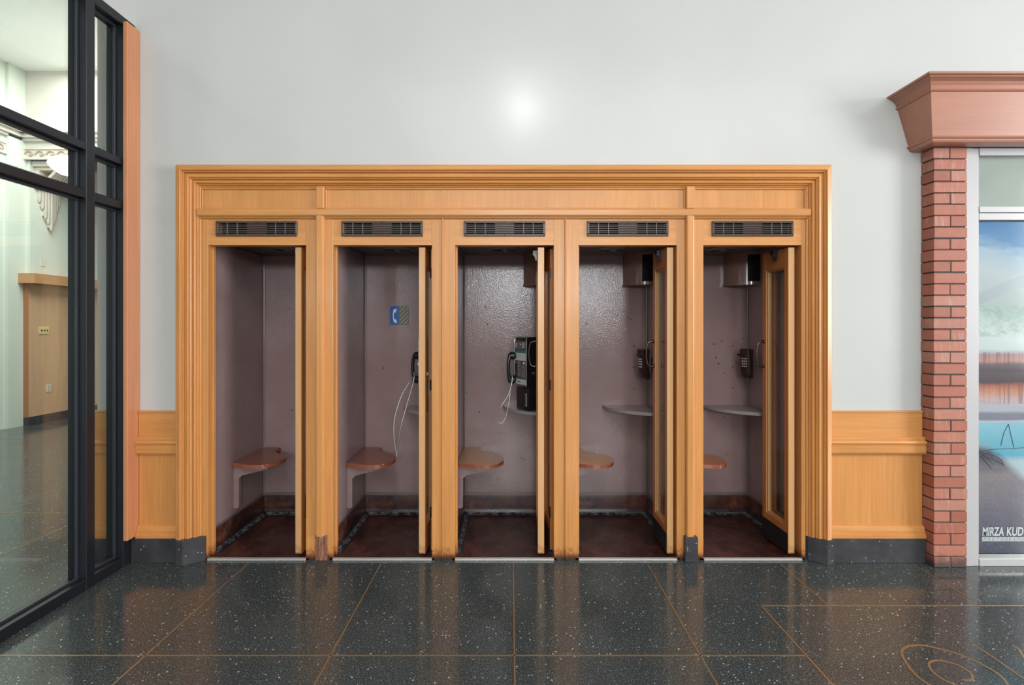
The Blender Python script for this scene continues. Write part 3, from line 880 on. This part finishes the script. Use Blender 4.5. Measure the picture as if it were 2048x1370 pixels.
# ------------------------------------------------------------------ payphones
def handset(parent, mt):
    """local frame of the phone: x right, y back, z up, hangs left on the front"""
    x = -0.070
    pts = smoothpath([(x, -0.034, 0.110), (x, -0.054, 0.096), (x, -0.066, 0.050), (x, -0.069, 0.0), (x, -0.066, -0.050), (x, -0.054, -0.096), (x, -0.034, -0.110)], 6)
    n = len(pts)
    bm = newbm()
    tube(bm, pts, 0.014, 12, radii=[0.0125+0.005*abs(2*i/(n-1)-1)**2 for i in range(n)])
    for z in (0.092, -0.092):
        for (r0, y0, r1, y1) in ((0.027, -0.016, 0.031, -0.034), (0.031, -0.034, 0.020, -0.062)):
            b = bmesh.ops.create_cone(bm, cap_ends=True, segments=18, radius1=r0, radius2=r1, depth=abs(y1-y0))
            for vv in b['verts']:
                c = vv.co.copy(); vv.co = Vector((x+c.x, (y0+y1)/2-c.z, z+c.y))
    o = link('handset', bm, mt, parent, True, 45)
    return o

def payphone(loc, rz, label, cordpts, cord2=None):
    P = empty('payphone', loc, rz); tag(P, label, 'payphone', 'black coin payphones on corner shelves')
    W = 0.092
    bm = newbm(); box(bm, -W+0.008, W-0.008, 0.012, 0.165, 0.0, 0.182, 0.010, 0, 2)
    link('coin_vault', bm, M['blackmetal'], P, True, 40)
    bm = newbm()
    # recessed vault door and return slot trim
    sweep(bm, [[(x, y, z) for x, z in rrect(-0.072, 0.030, 0.020, 0.165, 0.012)] for y in (0.012, 0.008)])
    link('vault_door', bm, M['black'], P)
    bx('coin_return', 0.040, 0.070, 0.004, 0.016, 0.035, 0.135, M['steel'], P, 0.003)
    bx('coin_return_slot', 0.048, 0.062, 0.002, 0.006, 0.045, 0.125, M['black'], P, 0.001)
    bm = newbm()
    prof = [(0.0, 0.190), (-0.004, 0.196), (-0.004, 0.520), (0.004, 0.548), (0.018, 0.556), (0.172, 0.556), (0.172, 0.180), (0.010, 0.180)]
    sweep(bm, [[(x, y, z) for y, z in prof] for x in (-W, W)])
    bmesh.ops.bevel(bm, geom=list(bm.edges), offset=0.004, segments=2, affect='EDGES')
    link('housing', bm, M['blackmetal'], P, True, 40)
    bm = newbm()
    for x in (-W-0.0005, W-0.0075): box(bm, x, x+0.008, -0.0075, 0.0, 0.186, 0.545, 0.002)
    box(bm, -W, W, -0.0065, 0.0, 0.184, 0.192, 0.002)
    link('edge_trim', bm, M['chrome'], P)
    y = -0.0055
    bx('top_plate', -0.078, 0.078, y-0.002, y+0.002, 0.462, 0.525, M['cardgrey'], P, 0.002)
    bm = newbm()
    box(bm, -0.074, -0.050, y-0.006, y, 0.475, 0.512, 0.003); box(bm, -0.035, 0.015, y-0.008, y, 0.488, 0.510, 0.004); box(bm, 0.035, 0.042, y-0.006, y, 0.472, 0.515, 0.002); box(bm, 0.054, 0.062, y-0.006, y, 0.472, 0.515, 0.002)
    link('coin_slot', bm, M['chrome'], P)
    bx('teal_strip', -0.080, 0.080, y-0.0015, y+0.002, 0.435, 0.458, M['cardteal'], P)
    bx('instruction_card', -0.080, 0.080, y-0.002, y+0.002, 0.376, 0.434, M['cardwhite'], P)
    bx('dial_plate', -0.040, 0.078, y-0.0015, y+0.002, 0.245, 0.372, M['cardgrey'], P, 0.001)
    bm = newbm()
    for i in range(3):
        for j in range(4):
            box(bm, -0.020+i*0.026, -0.002+i*0.026, y-0.008, y-0.001, 0.258+j*0.022, 0.272+j*0.022, 0.002)
    link('keypad', bm, M['chrome'], P)
    bm = newbm()
    box(bm, 0.030, 0.066, y-0.012, y, 0.345, 0.372, 0.004); tube(bm, [(0.034, y-0.010, 0.348), (0.048, y-0.020, 0.334), (0.062, y-0.010, 0.348)], 0.004, 8)
    link('coin_release_lever', bm, M['chrome'], P, True, 40)
    bx('lower_card', -0.080, 0.080, y-0.002, y+0.002, 0.196, 0.236, M['cardwhite'], P)
    bx('lower_teal_line', -0.080, 0.080, y-0.002, y+0.002, 0.237, 0.243, M['cardteal'], P)
    bx('small_print', -0.030, 0.008, y-0.0025, y-0.001, 0.212, 0.217, M['black'], P)
    bx('hook', -0.082, -0.048, -0.030, y, 0.352, 0.366, M['chrome'], P, 0.003)
    bm = newbm(); tube(bm, [(W-0.001, 0.060, 0.285), (W+0.006, 0.060, 0.285)], 0.012, 18)
    link('side_lock', bm, M['chrome'], P, True, 40)
    h = handset(P, M['black']); h.location = (0, 0, 0.318)
    # armoured cord, local coordinates
    bm = newbm(); tube(bm, smoothpath(cordpts, 8), 0.0036, 8)
    link('armoured_cord', bm, M['steel'], P, True, 60)
    bm = newbm(); tube(bm, [cordpts[0], (cordpts[0][0], cordpts[0][1]-0.002, cordpts[0][2]+0.03)], 0.007, 10)
    link('cord_collar', bm, M['cardteal'], P, True)
    return P
th = math.radians(-60)
def to_local(loc, rz, pts):
    mi = Matrix.Translation(loc) @ Matrix.Rotation(rz, 4, 'Z'); mi = mi.inverted()
    return [tuple(mi @ Vector(p)) for p in pts]
loc3 = (0.078, 0.507, 0.893)
# front bottom centre is the origin
c3 = to_local(loc3, th, [(0.013, 0.50, 1.150), (0.010, 0.49, 1.10), (-0.018, 0.47, 1.01), (-0.062, 0.45, 0.945), (-0.095, 0.45, 0.885), (-0.094, 0.45, 0.828), (-0.068, 0.45, 0.803), (-0.036, 0.46, 0.850), (-0.012, 0.47, 0.955), (0.0, 0.49, 1.06), (0.012, 0.53, 1.13), (0.035, 0.565, 1.16)])
payphone(loc3, th, 'black payphone with chrome keypad standing on the shelf of the middle booth', c3)
loc2 = (-0.680, 0.500, 0.893); th2 = math.radians(-86)
c2 = to_local(loc2, th2, [(-0.728, 0.50, 1.150), (-0.738, 0.49, 1.09), (-0.775, 0.45, 0.94), (-0.812, 0.42, 0.78), (-0.834, 0.41, 0.615), (-0.838, 0.41, 0.560), (-0.842, 0.41, 0.585), (-0.862, 0.42, 0.70), (-0.864, 0.44, 0.84), (-0.825, 0.47, 0.99), (-0.775, 0.50, 1.09), (-0.735, 0.54, 1.15), (-0.700, 0.57, 1.17)])
payphone(loc2, th2, 'black payphone mostly hidden by the folded door, cord hanging low in second booth', c2)

# ------------------------------------------------------------------ small brown wall phones
def wallphone(loc, rz, label, mount_to):
    P = empty('wall_phone', loc, rz); tag(P, label, 'telephone', 'small brown wall telephones')
    bm = newbm()
    # side profile (y depth, z)
    prof = [(0.0, 0.230), (-0.062, 0.230), (-0.070, 0.222), (-0.064, 0.175), (-0.058, 0.120), (-0.052, 0.045), (-0.040, 0.012), (-0.020, 0.0), (0.0, 0.0)]
    W = 0.036
    rings = []
    for x, s in ((-W, 0.93), (-W+0.006, 1.0), (W-0.006, 1.0), (W, 0.93)):
        rings.append([(x, y*s, 0.115+(z-0.115)*(0.97+0.03*(s > 0.95))) for y, z in prof])
    sweep(bm, rings)
    link('housing', bm, M['brownphone'], P, True, 35)
    bm = newbm()
    for i in range(3):
        for j in range(4):
            box(bm, -0.022+i*0.015, -0.012+i*0.015, -0.0605-j*(-0.0016)-0.004, -0.054, 0.150-j*0.020, 0.160-j*0.020, 0.001)
    link('keypad', bm, M['keys'], P)
    bm = newbm()
    box(bm, -0.030, 0.030, -0.072, -0.060, 0.188, 0.200, 0.003)
    box(bm, -0.066, -0.034, -0.052, -0.028, 0.172, 0.192, 0.004)
    box(bm, -0.046, -0.034, -0.046, -0.034, 0.165, 0.200, 0.003)
    link('cradle', bm, M['brownphone'], P)
    bm = newbm(); box(bm, -0.034, 0.034, 0.0, 0.004, 0.006, 0.224, 0.001); box(bm, 0.006, 0.034, 0.004, 0.009, 0.060, 0.20, 0.001)
    link('backplate', bm, M['steel'], P)
    bm = newbm()
    box(bm, -0.024, 0.024, 0.009, mount_to, 0.06, 0.17, 0.002)
    link('wall_mount', bm, M['brownphone'], P)
    return P
wallphone((1.862, 0.622, 1.124), math.radians(-52), 'small brown keypad wall phone in full view inside the rightmost booth', 0.030)
wallphone((1.050, 0.560, 1.124), math.radians(-68), 'small brown keypad wall phone behind the curved pull, second booth from right', 0.032)

# ------------------------------------------------------------------ brick pillar
bp = empty('brick_pillar', (2.786, -0.05, 0))
tag(bp, 'red brick pillar with raked joints standing between wainscot and white display case', 'pillar')
BI = Matrix.Translation((-2.786, 0.05, 0))
BX0, BX1, BY0, BY1 = 2.682, 2.892, -0.097, 0.0
bm = newbm(); NC = 37; H = 2.664/NC
for i in range(NC):
    z0 = i*H+0.001; z1 = z0+H-0.0085
    j = lambda a=0.0018: random.uniform(-a, a)
    if i % 2 == 0:
        xm = (BX0+BX1)/2+j(0.003)
        for x0, x1 in ((BX0+j(), xm-0.003), (xm+0.003, BX1+j())):
            box(bm, x0, x1, BY0+j(), BY1, z0+j(0.001), z1+j(0.001), 0.0022)
    else:
        box(bm, BX0+j(), BX1+j(), BY0+j(), BY1, z0+j(0.001), z1+j(0.001), 0.0022)
o = link('brickwork', bm, M['brick']); o.parent = bp; o.matrix_parent_inverse = BI
bm = newbm(); box(bm, BX0+0.010, BX1-0.008, BY0+0.009, BY1, 0, 2.664)
for i in range(0, NC, 2):
    xm = (BX0+BX1)/2
    box(bm, xm-0.004, xm+0.004, BY0+0.003, BY0+0.012, i*H+0.004, (i+1)*H-0.010)
o = link('mortar_core', bm, M['mortar']); o.parent = bp; o.matrix_parent_inverse = BI

# ------------------------------------------------------------------ timber cornice above the display case
cn = empty('timber_cornice', (3.4, -0.2, 2.664))
tag(cn, 'flared reddish wood cornice resting on the brick pillar and display case', 'cornice')
CI = Matrix.Translation((-3.4, 0.2, -2.664))
def corn(name, prof, x1=4.7, mt=M['cornice']):
    bm = newbm()
    inner = [(-0.02, z) for _, z in prof]
    def ring(f): return [f(o_, z) for o_, z in prof]
    full = prof+[(-0.0, prof[-1][1]), (-0.0, prof[0][1])]
    r0 = [(BX0-o_, 0.0, z) for o_, z in full]
    r1 = [(BX0-o_, BY0-o_, z) for o_, z in full]
    r2 = [(x1, BY0-o_, z) for o_, z in full]
    sweep(bm, [r0, r1, r2])
    o = link(name, bm, mt); o.parent = cn; o.matrix_parent_inverse = CI
corn('lower_moulding', [(0.020, 2.664), (0.060, 2.664), (0.074, 2.668), (0.080, 2.676), (0.080, 2.684), (0.090, 2.688), (0.094, 2.694), (0.090, 2.700), (0.083, 2.702)])
corn('frieze_board', [(0.083, 2.702), (0.152, 2.938)])
corn('crown_moulding', [(0.152, 2.938), (0.160, 2.940), (0.166, 2.946), (0.164, 2.954), (0.158, 2.957), (0.165, 2.972), (0.178, 2.990), (0.196, 3.002), (0.202, 3.004), (0.205, 3.010), (0.220, 3.013), (0.224, 3.024)])
o = bx('top_board', BX0-0.20, 4.7, BY0-0.20, 0.0, 3.018, 3.024, M['cornice']); o.parent = cn; o.matrix_parent_inverse = CI

# ------------------------------------------------------------------ display case with poster
dc = empty('display_case', (3.6, -0.06, 0)); DI = Matrix.Translation((-3.6, 0.06, 0))
tag(dc, 'white framed glazed display case holding the large poster', 'display case')
def dp(o): o.parent = dc; o.matrix_parent_inverse = DI; return o
DX0, DX1, DY = 2.894, 4.4, -0.082
dp(bx('stile', DX0, DX0+0.052, DY, 0.0, 0.0, 2.662, M['whiteframe'], None, 0.002))
dp(bx('inner_stile', DX0+0.052, DX0+0.092, DY+0.004, 0.0, 0.0, 2.662, M['whiteframe'], None, 0.002))
dp(bx('stile', DX1-0.09, DX1, DY, 0.0, 0.0, 2.662, M['whiteframe'], None, 0.002))
A0, A1 = DX0+0.092, DX1-0.09
dp(bx('rail', A0, A1, DY, 0.0, 2.616, 2.662, M['whiteframe'], None, 0.002))
dp(bx('rail', A0, A1, DY, 0.0, 2.252, 2.290, M['whiteframe'], None, 0.002))
dp(bx('rail', A0, A1, DY+0.003, 0.0, 2.205, 2.249, M['whiteframe'], None, 0.002))
dp(bx('rail', A0, A1, DY, 0.0, 0.0, 0.044, M['whiteframe'], None, 0.002))
dp(bx('back_panel', A0, A1, -0.046, -0.040, 2.290, 2.616, M['casepane']))
dp(bx('top_glass', A0, A1, DY+0.020, DY+0.025, 2.290, 2.616, M['glass']))
dp(bx('shadow_bead', A0, A1, DY+0.022, -0.03, 0.044, 0.068, M['steel']))

# poster
m = mat('poster_print', (0.5, 0.5, 0.5), 0.10, spec=0.5); q = N(m)
v = q.coord((1, 1, 1)); S = q.sep(v)
stops_px = [(1110, (90, 88, 108)), (1085, (104, 98, 118)), (1050, (118, 112, 130)), (1000, (146, 132, 146)), (950, (160, 146, 152)), (925, (110, 100, 118)), (905, (84, 76, 98)),
            (893, (150, 190, 205)), (870, (150, 200, 220)), (850, (172, 196, 214)), (845, (215, 222, 234)), (841, (150, 146, 166)), (829, (152, 148, 166)), (824, (205, 202, 218)), (812, (214, 204, 216)),
            (800, (226, 188, 190)), (784, (228, 150, 122)), (772, (196, 108, 92)), (765, (84, 64, 80)), (748, (104, 82, 92)), (742, (86, 72, 86)), (728, (126, 104, 116)), (723, (226, 158, 138)), (710, (196, 150, 166)),
            (700, (226, 234, 238)), (665, (238, 242, 244)), (625, (196, 212, 210)), (590, (204, 208, 212)), (545, (214, 218, 226)), (500, (190, 206, 228)), (478, (96, 152, 206)), (441, (66, 134, 196))]  # bright band above the buildings has reflected light painted into the print
z0, z1 = 0.071, 2.200
def zt(y): return (1.52-(y-655)/314-z0)/(z1-z0)
wob = q.math('MULTIPLY', q.math('SUBTRACT', q.noise(q.coord((1.2, 1, 5)), 4, 3, 0.6), 0.5), 0.05)
upper = q.math('GREATER_THAN', S[2], 1.42)
lower = q.math('LESS_THAN', S[2], 0.62)
soft = q.math('MULTIPLY', wob, q.math('ADD', q.math('MULTIPLY', q.math('ADD', upper, lower), 1.0), 0.25))
tilt = q.math('MULTIPLY', q.math('MULTIPLY', q.math('SUBTRACT', S[0], 3.1), 0.10), upper)
zz = q.math('ADD', q.math('ADD', q.math('DIVIDE', q.math('SUBTRACT', S[2], z0), z1-z0), soft), tilt)
sky = [(max(0, min(1, zt(y))), tuple(k_*0.86 for k_ in srgb(*c))) for y, c in stops_px]
c = q.ramp(zz, sky)
# bay water on the right, shore on the left
edge = q.math('ADD', q.math('SUBTRACT', S[2], 0.80), q.math('MULTIPLY', q.math('SUBTRACT', S[0], 2.99), 0.95))
edge = q.math('ADD', edge, q.math('MULTIPLY', wob, 1.2))
wm = q.math('MULTIPLY', q.math('MULTIPLY', q.math('SUBTRACT', edge, 0.0), 14, True), q.math('LESS_THAN', S[2], 0.905))
wc = q.ramp(S[2], [(0.50, srgb(186, 194, 206)), (0.66, srgb(190, 204, 216)), (0.70, srgb(100, 176, 204)), (0.90, srgb(150, 200, 220))])
c = q.mix(wm, c, wc)
# buildings: darker uprights in the lit band
bars = q.math('GREATER_THAN', q.noise(q.coord((24, 1, 0.3)), 3, 2, 0.5), 0.56)
bz = q.math('MULTIPLY', q.math('LESS_THAN', S[2], 1.36), q.math('GREATER_THAN', S[2], 1.03))
c = q.mix(q.math('MULTIPLY', q.math('MULTIPLY', bars, bz), 0.45), c, srgb(96, 70, 88))
# grass scratches near the foot
gr = q.noise(q.coord((30, 1, 22), rot=(0, 0.6, 0)), 3, 5, 0.8, 2.0)
gz = q.math('MULTIPLY', q.math('SUBTRACT', gr, 0.52, True), q.math('LESS_THAN', S[2], 0.78))
c = q.mix(q.math('MULTIPLY', gz, 2.6, True), c, srgb(196, 190, 205))
gd = q.math('MULTIPLY', q.math('SUBTRACT', 0.40, gr, True), q.math('LESS_THAN', S[2], 0.30))
c = q.mix(q.math('MULTIPLY', gd, 4, True), c, srgb(62, 60, 80))
# treeline of the hill
tr_ = q.math('MULTIPLY', q.math('GREATER_THAN', S[2], 1.46), q.math('LESS_THAN', S[2], 1.66))
gn = q.noise(q.coord((6, 1, 8)), 3, 5, 0.7)
c = q.mix(q.math('MULTIPLY', q.math('MULTIPLY', tr_, q.math('SUBTRACT', gn, 0.45, True)), 2.0, True), c, srgb(120, 140, 130))
q.l(c, q.b.inputs['Base Color'])
po = empty('poster', (3.6, -0.05, 0.071))
tag(po, 'tall poster of a bridge over water at sunset behind the display glass', 'poster')
PI_ = Matrix.Translation((-3.6, 0.05, -0.071))
def pp(o): o.parent = po; o.matrix_parent_inverse = PI_; return o
pp(bx('print', A0+0.002, A1-0.002, -0.052, -0.046, 0.071, 2.198, m))
bm = newbm()
# bridge span
sp_ = smoothpath([(2.99, -0.053, 1.69), (3.10, -0.053, 1.74), (3.25, -0.053, 1.80), (3.6, -0.053, 1.90), (4.3, -0.053, 1.93)], 6)
sweep(bm, [[p+Vector((0, 0, 0.035)), p+Vector((0, 0, -0.035)), p+Vector((0, 0.0008, -0.035)), p+Vector((0, 0.0008, 0.035))] for p in sp_])
pp(link('printed_bridge', bm, mat('print_haze', srgb(176, 178, 190), 0.15)))
# dead branches over the bay
bm = newbm()
for pts in ([(2.99, .72), (3.08, .735), (3.2, .742), (3.6, .76)], [(3.0, .70), (3.07, .68), (3.12, .665), (3.16, .64)], [(3.03, .71), (3.10, .70), (3.15, .67), (3.17, .63)],
            [(3.02, .69), (3.06, .65), (3.09, .61)], [(2.99, .74), (3.05, .69), (3.09, .655)], [(3.20, .90), (3.17, .84), (3.15, .76)], [(3.20, .90), (3.215, .83), (3.235, .75)]):
    P3 = smoothpath([(x, -0.0528, z) for x, z in pts], 6)
    tube(bm, P3, 0.0018, 5)
pp(link('printed_branches', bm, mat('print_branch', srgb(52, 50, 66), 0.3)))

def text_mesh(name, s, x0, x1, zb, zt_, y, mt, parent_fn, bold=0.0, depth=0.0006):
    cu = bpy.data.curves.new(name, 'FONT'); cu.body = s; cu.size = 1.0; cu.extrude = 0.0; cu.offset = bold
    ob = bpy.data.objects.new(name, cu); COL.objects.link(ob)
    bpy.context.view_layer.update()
    me = bpy.data.meshes.new_from_object(ob.evaluated_get(bpy.context.evaluated_depsgraph_get()))
    bpy.data.objects.remove(ob)
    xs = [v.co.x for v in me.vertices]; ys = [v.co.y for v in me.vertices]
    for v in me.vertices:
        a = (v.co.x-min(xs))/(max(xs)-min(xs)); b = (v.co.y-min(ys))/(max(ys)-min(ys))
        v.co = Vector((x0+a*(x1-x0)+b*0.004, y, zb+b*(zt_-zb)))
    me.materials.clear(); me.materials.append(mt)
    o = bpy.data.objects.new(name, me); COL.objects.link(o); parent_fn(o); return o
WHT = mat('print_white', srgb(232, 230, 236), 0.25)
text_mesh('lettering', 'MIRZA', 3.030, 3.168, 0.182, 0.238, -0.0545, WHT, pp, 0.025)
text_mesh('lettering', 'KUD', 3.186, 3.292, 0.182, 0.238, -0.0545, WHT, pp, 0.025)
bm = newbm()
for i in range(11): box(bm, 3.030+i*0.0272, 3.030+i*0.0272+0.0245, -0.0545, -0.0525, 0.147, 0.174)
pp(link('letter_tiles', bm, WHT))
GRY = mat('print_grey', srgb(110, 108, 128), 0.4)
for i, ch in enumerate('PHOTOGRAPHY'):
    x = 3.030+i*0.0272
    text_mesh('tile_letter', ch, x+0.006, x+0.018, 0.151, 0.170, -0.0552, GRY, pp, 0.01)
dp(bx('front_glass', A0, A1, DY+0.008, DY+0.012, 0.046, 2.204, M['glass']))

# ------------------------------------------------------------------ lobby beyond the glass
lw_ = empty('lobby_wood_dado', (-7.42, 5.6, 0))
tag(lw_, 'tall honey-coloured wood panelled pier with thick cap, seen through the glass', 'panelling')
LI = Matrix.Translation((7.42, -5.6, 0))
def lp(o): o.parent = lw_; o.matrix_parent_inverse = LI; return o
M['honey'] = wood('honey_veneer', 'z', (0.66, 0.42, 0.26), (0.58, 0.34, 0.18), rough=0.3)
M['honey_x'] = wood('honey_cap', 'x', (0.56, 0.30, 0.14), (0.46, 0.22, 0.09), rough=0.4)
bm = newbm(); prism(bm, [(-7.529, 4.285), (-7.45, 4.285), (-7.45, 8.6), (-7.479, 8.6), (-7.479, 4.334), (-7.529, 4.334)], 0.132, 2.20); lp(link('panel', bm, M['honey']))
bm = newbm(); prism(bm, [(-7.529, 4.20), (-7.275, 4.20), (-7.275, 8.6), (-7.479, 8.6), (-7.479, 4.334), (-7.529, 4.334)], 2.20, 2.352); lp(link('cap', bm, M['honey_x']))
bm = newbm(); prism(bm, [(-7.529, 4.28), (-7.44, 4.28), (-7.44, 8.6), (-7.479, 8.6), (-7.479, 4.334), (-7.529, 4.334)], 0.0, 0.132); lp(link('slate_base', bm, M['slate']))
M['honey_shaded'] = wood('honey_shaded', 'z', (0.42, 0.17, 0.07), (0.34, 0.12, 0.045), rough=0.35)  # darker copy of the honey veneer, shade of the less lit side painted in
lp(bx('shaded_side', -7.529, -7.452, 4.279, 4.285, 0.132, 2.20, M['honey_shaded']))['label'] = 'side of the wood pier, shade put into its darker orange'
# wall plates
sw = empty('switch_plate', (-7.448, 4.52, 1.475)); tag(sw, 'brass switch plate with three toggles on the lobby wood panel', 'light switch')
bx('plate', 0, 0.008, -0.085, 0.085, -0.06, 0.06, M['brassplate'], sw, 0.002)
for yy in (-0.045, 0, 0.045): bx('toggle', 0.008, 0.024, yy-0.006, yy+0.006, -0.012, 0.012, M['black'], sw, 0.002)
ou = empty('outlet_plate', (-7.448, 4.60, 0.545)); tag(ou, 'ivory electrical outlet plate low on the lobby wood panel', 'outlet')
bx('plate', 0, 0.007, -0.04, 0.04, -0.062, 0.062, M['ivory'], ou, 0.002)
for z in (-0.022, 0.022): bx('socket', 0.007, 0.010, -0.016, 0.016, z-0.014, z+0.014, mat('socket_cream', (0.45, 0.42, 0.32), 0.4), ou, 0.002)
bl = bx('blank_plate', -7.479, -7.472, 4.50, 4.58, 2.50, 2.62, M['ivory'], None, 0.002)
tag(bl, 'pale blank wall plate on the green wall above the lobby cap', 'wall plate')
# beam with ornament, corbel
bm = newbm()
box(bm, -7.53, -2.72, 4.31, 4.86, 4.12, 4.40)
for off, z0, z1 in ((0.03, 4.12, 4.15), (0.02, 4.28, 4.30), (0.05, 4.40, 4.44), (0.09, 4.44, 4.50), (0.14, 4.50, 4.58)):
    box(bm, -7.53, -2.72, 4.31-off, 4.86+off, z0, z1)
box(bm, -7.53, -2.72, 4.31, 4.86, 4.58, 5.5)
for off, z0, z1 in ((0.03, 4.12, 4.15), (0.02, 4.28, 4.30), (0.05, 4.40, 4.44), (0.09, 4.44, 4.50), (0.14, 4.50, 4.58)):
    box(bm, -7.60, -7.58+off, -3.0, 4.31, z0, z1)
struct(link('trim_2', bm, M['lobby_trim']))
bm = newbm()
for i in range(26):
    x = -7.46+i*0.17
    P3 = smoothpath([(x-0.08, 4.302, 4.20), (x-0.03, 4.302, 4.25), (x+0.03, 4.302, 4.24), (x+0.05, 4.302, 4.20), (x+0.01, 4.302, 4.18), (x, 4.302, 4.21)], 4)
    tube(bm, P3, 0.012, 5)
for i in range(20):
    y = 4.15-i*0.17
    P3 = smoothpath([(-7.572, y-0.08, 4.20), (-7.572, y-0.03, 4.25), (-7.572, y+0.03, 4.24), (-7.572, y+0.05, 4.20), (-7.572, y+0.01, 4.18), (-7.572, y, 4.21)], 4)
    tube(bm, P3, 0.012, 5)
struct(link('trim_3', bm, mat('scroll_tan', (0.42, 0.30, 0.22), 0.7)))
cb = empty('plaster_corbel', (-7.40, 4.62, 3.8))
tag(cb, 'cream fluted plaster corbel with stepped pendant under the lobby beam', 'corbel')
bm = newbm()
box(bm, -7.48, -7.02, 4.36, 4.88, 4.04, 4.12, 0.006); box(bm, -7.48, -7.10, 4.40, 4.84, 3.99, 4.04, 0.006)
o = link('abacus', bm, M['lobby_trim']); o.parent = cb; o.matrix_parent_inverse = Matrix.Translation((7.40, -4.62, -3.8))
bm = newbm()
for i in range(9):
    y = 4.42+i*0.05
    pts = smoothpath([(-7.46, y, 3.72), (-7.40, y, 3.78), (-7.27, y, 3.86), (-7.14, y, 3.99)], 5)
    tube(bm, pts, 0.026, 8)
prism(bm, [(-7.48, 4.40), (-7.40, 4.40), (-7.40, 4.84), (-7.48, 4.84)], 3.70, 4.0)
o = link('ribbed_shell', bm, M['lobby_trim'], smooth=True, angle=50); o.parent = cb; o.matrix_parent_inverse = Matrix.Translation((7.40, -4.62, -3.8))
bm = newbm()
for i in range(9):
    u = (i-4)/4
    y = 4.62+u*0.155
    bot = 3.08+abs(u)**1.3*0.42+(0.0 if i % 2 == 0 else 0.03)
    r = 0.024
    x = -7.455+0.035*(1-abs(u))
    tube(bm, [(x, y, 3.74), (x, y, bot+0.03), (x-0.01, y, bot)], r, 8, radii=[r, r, r*0.4])
    box(bm, -7.48, x, y-0.018, y+0.018, bot+0.05, 3.74)
o = link('stepped_pendant', bm, M['lobby_trim'], smooth=True, angle=50); o.parent = cb; o.matrix_parent_inverse = Matrix.Translation((7.40, -4.62, -3.8))

# hanging bowl lamp in the lobby
lm = empty('pendant_lamp', (-5.895, 3.30, 3.68)); tag(lm, 'glowing white bowl lamp hanging in the lobby, half behind the black mullion', 'lamp', None)
bm = newbm(); lathe(bm, [(0.0005, -0.13), (0.12, -0.11), (0.20, -0.05), (0.235, 0.0), (0.215, 0.06), (0.13, 0.11), (0.0005, 0.125)], 32)
link('glass_bowl', bm, mat('lamp_glow', (1, 1, 1), 0.5, emit=(1.0, 0.98, 0.93), es=9), lm, True)
bm = newbm(); tube(bm, [(0, 0, 0.12), (0, 0, 1.82)], 0.012, 10)
link('stem', bm, M['ivory'], lm)
# pendant of the concourse, above and behind the camera (its gleam shows on the painted wall)
lm2 = empty('pendant_lamp', (0.20, -5.0, 5.20)); tag(lm2, 'round glowing pendant lamp high in the concourse behind the camera', 'lamp')
bm = newbm(); bmesh.ops.create_uvsphere(bm, u_segments=28, v_segments=16, radius=0.12)
link('globe', bm, mat('globe_glow', (1, 1, 1), 0.5, emit=(1.0, 0.98, 0.95), es=85), lm2, True)
bm = newbm(); tube(bm, [(0, 0, 0.10), (0, 0, 0.30)], 0.010, 10)
link('stem', bm, M['ivory'], lm2)
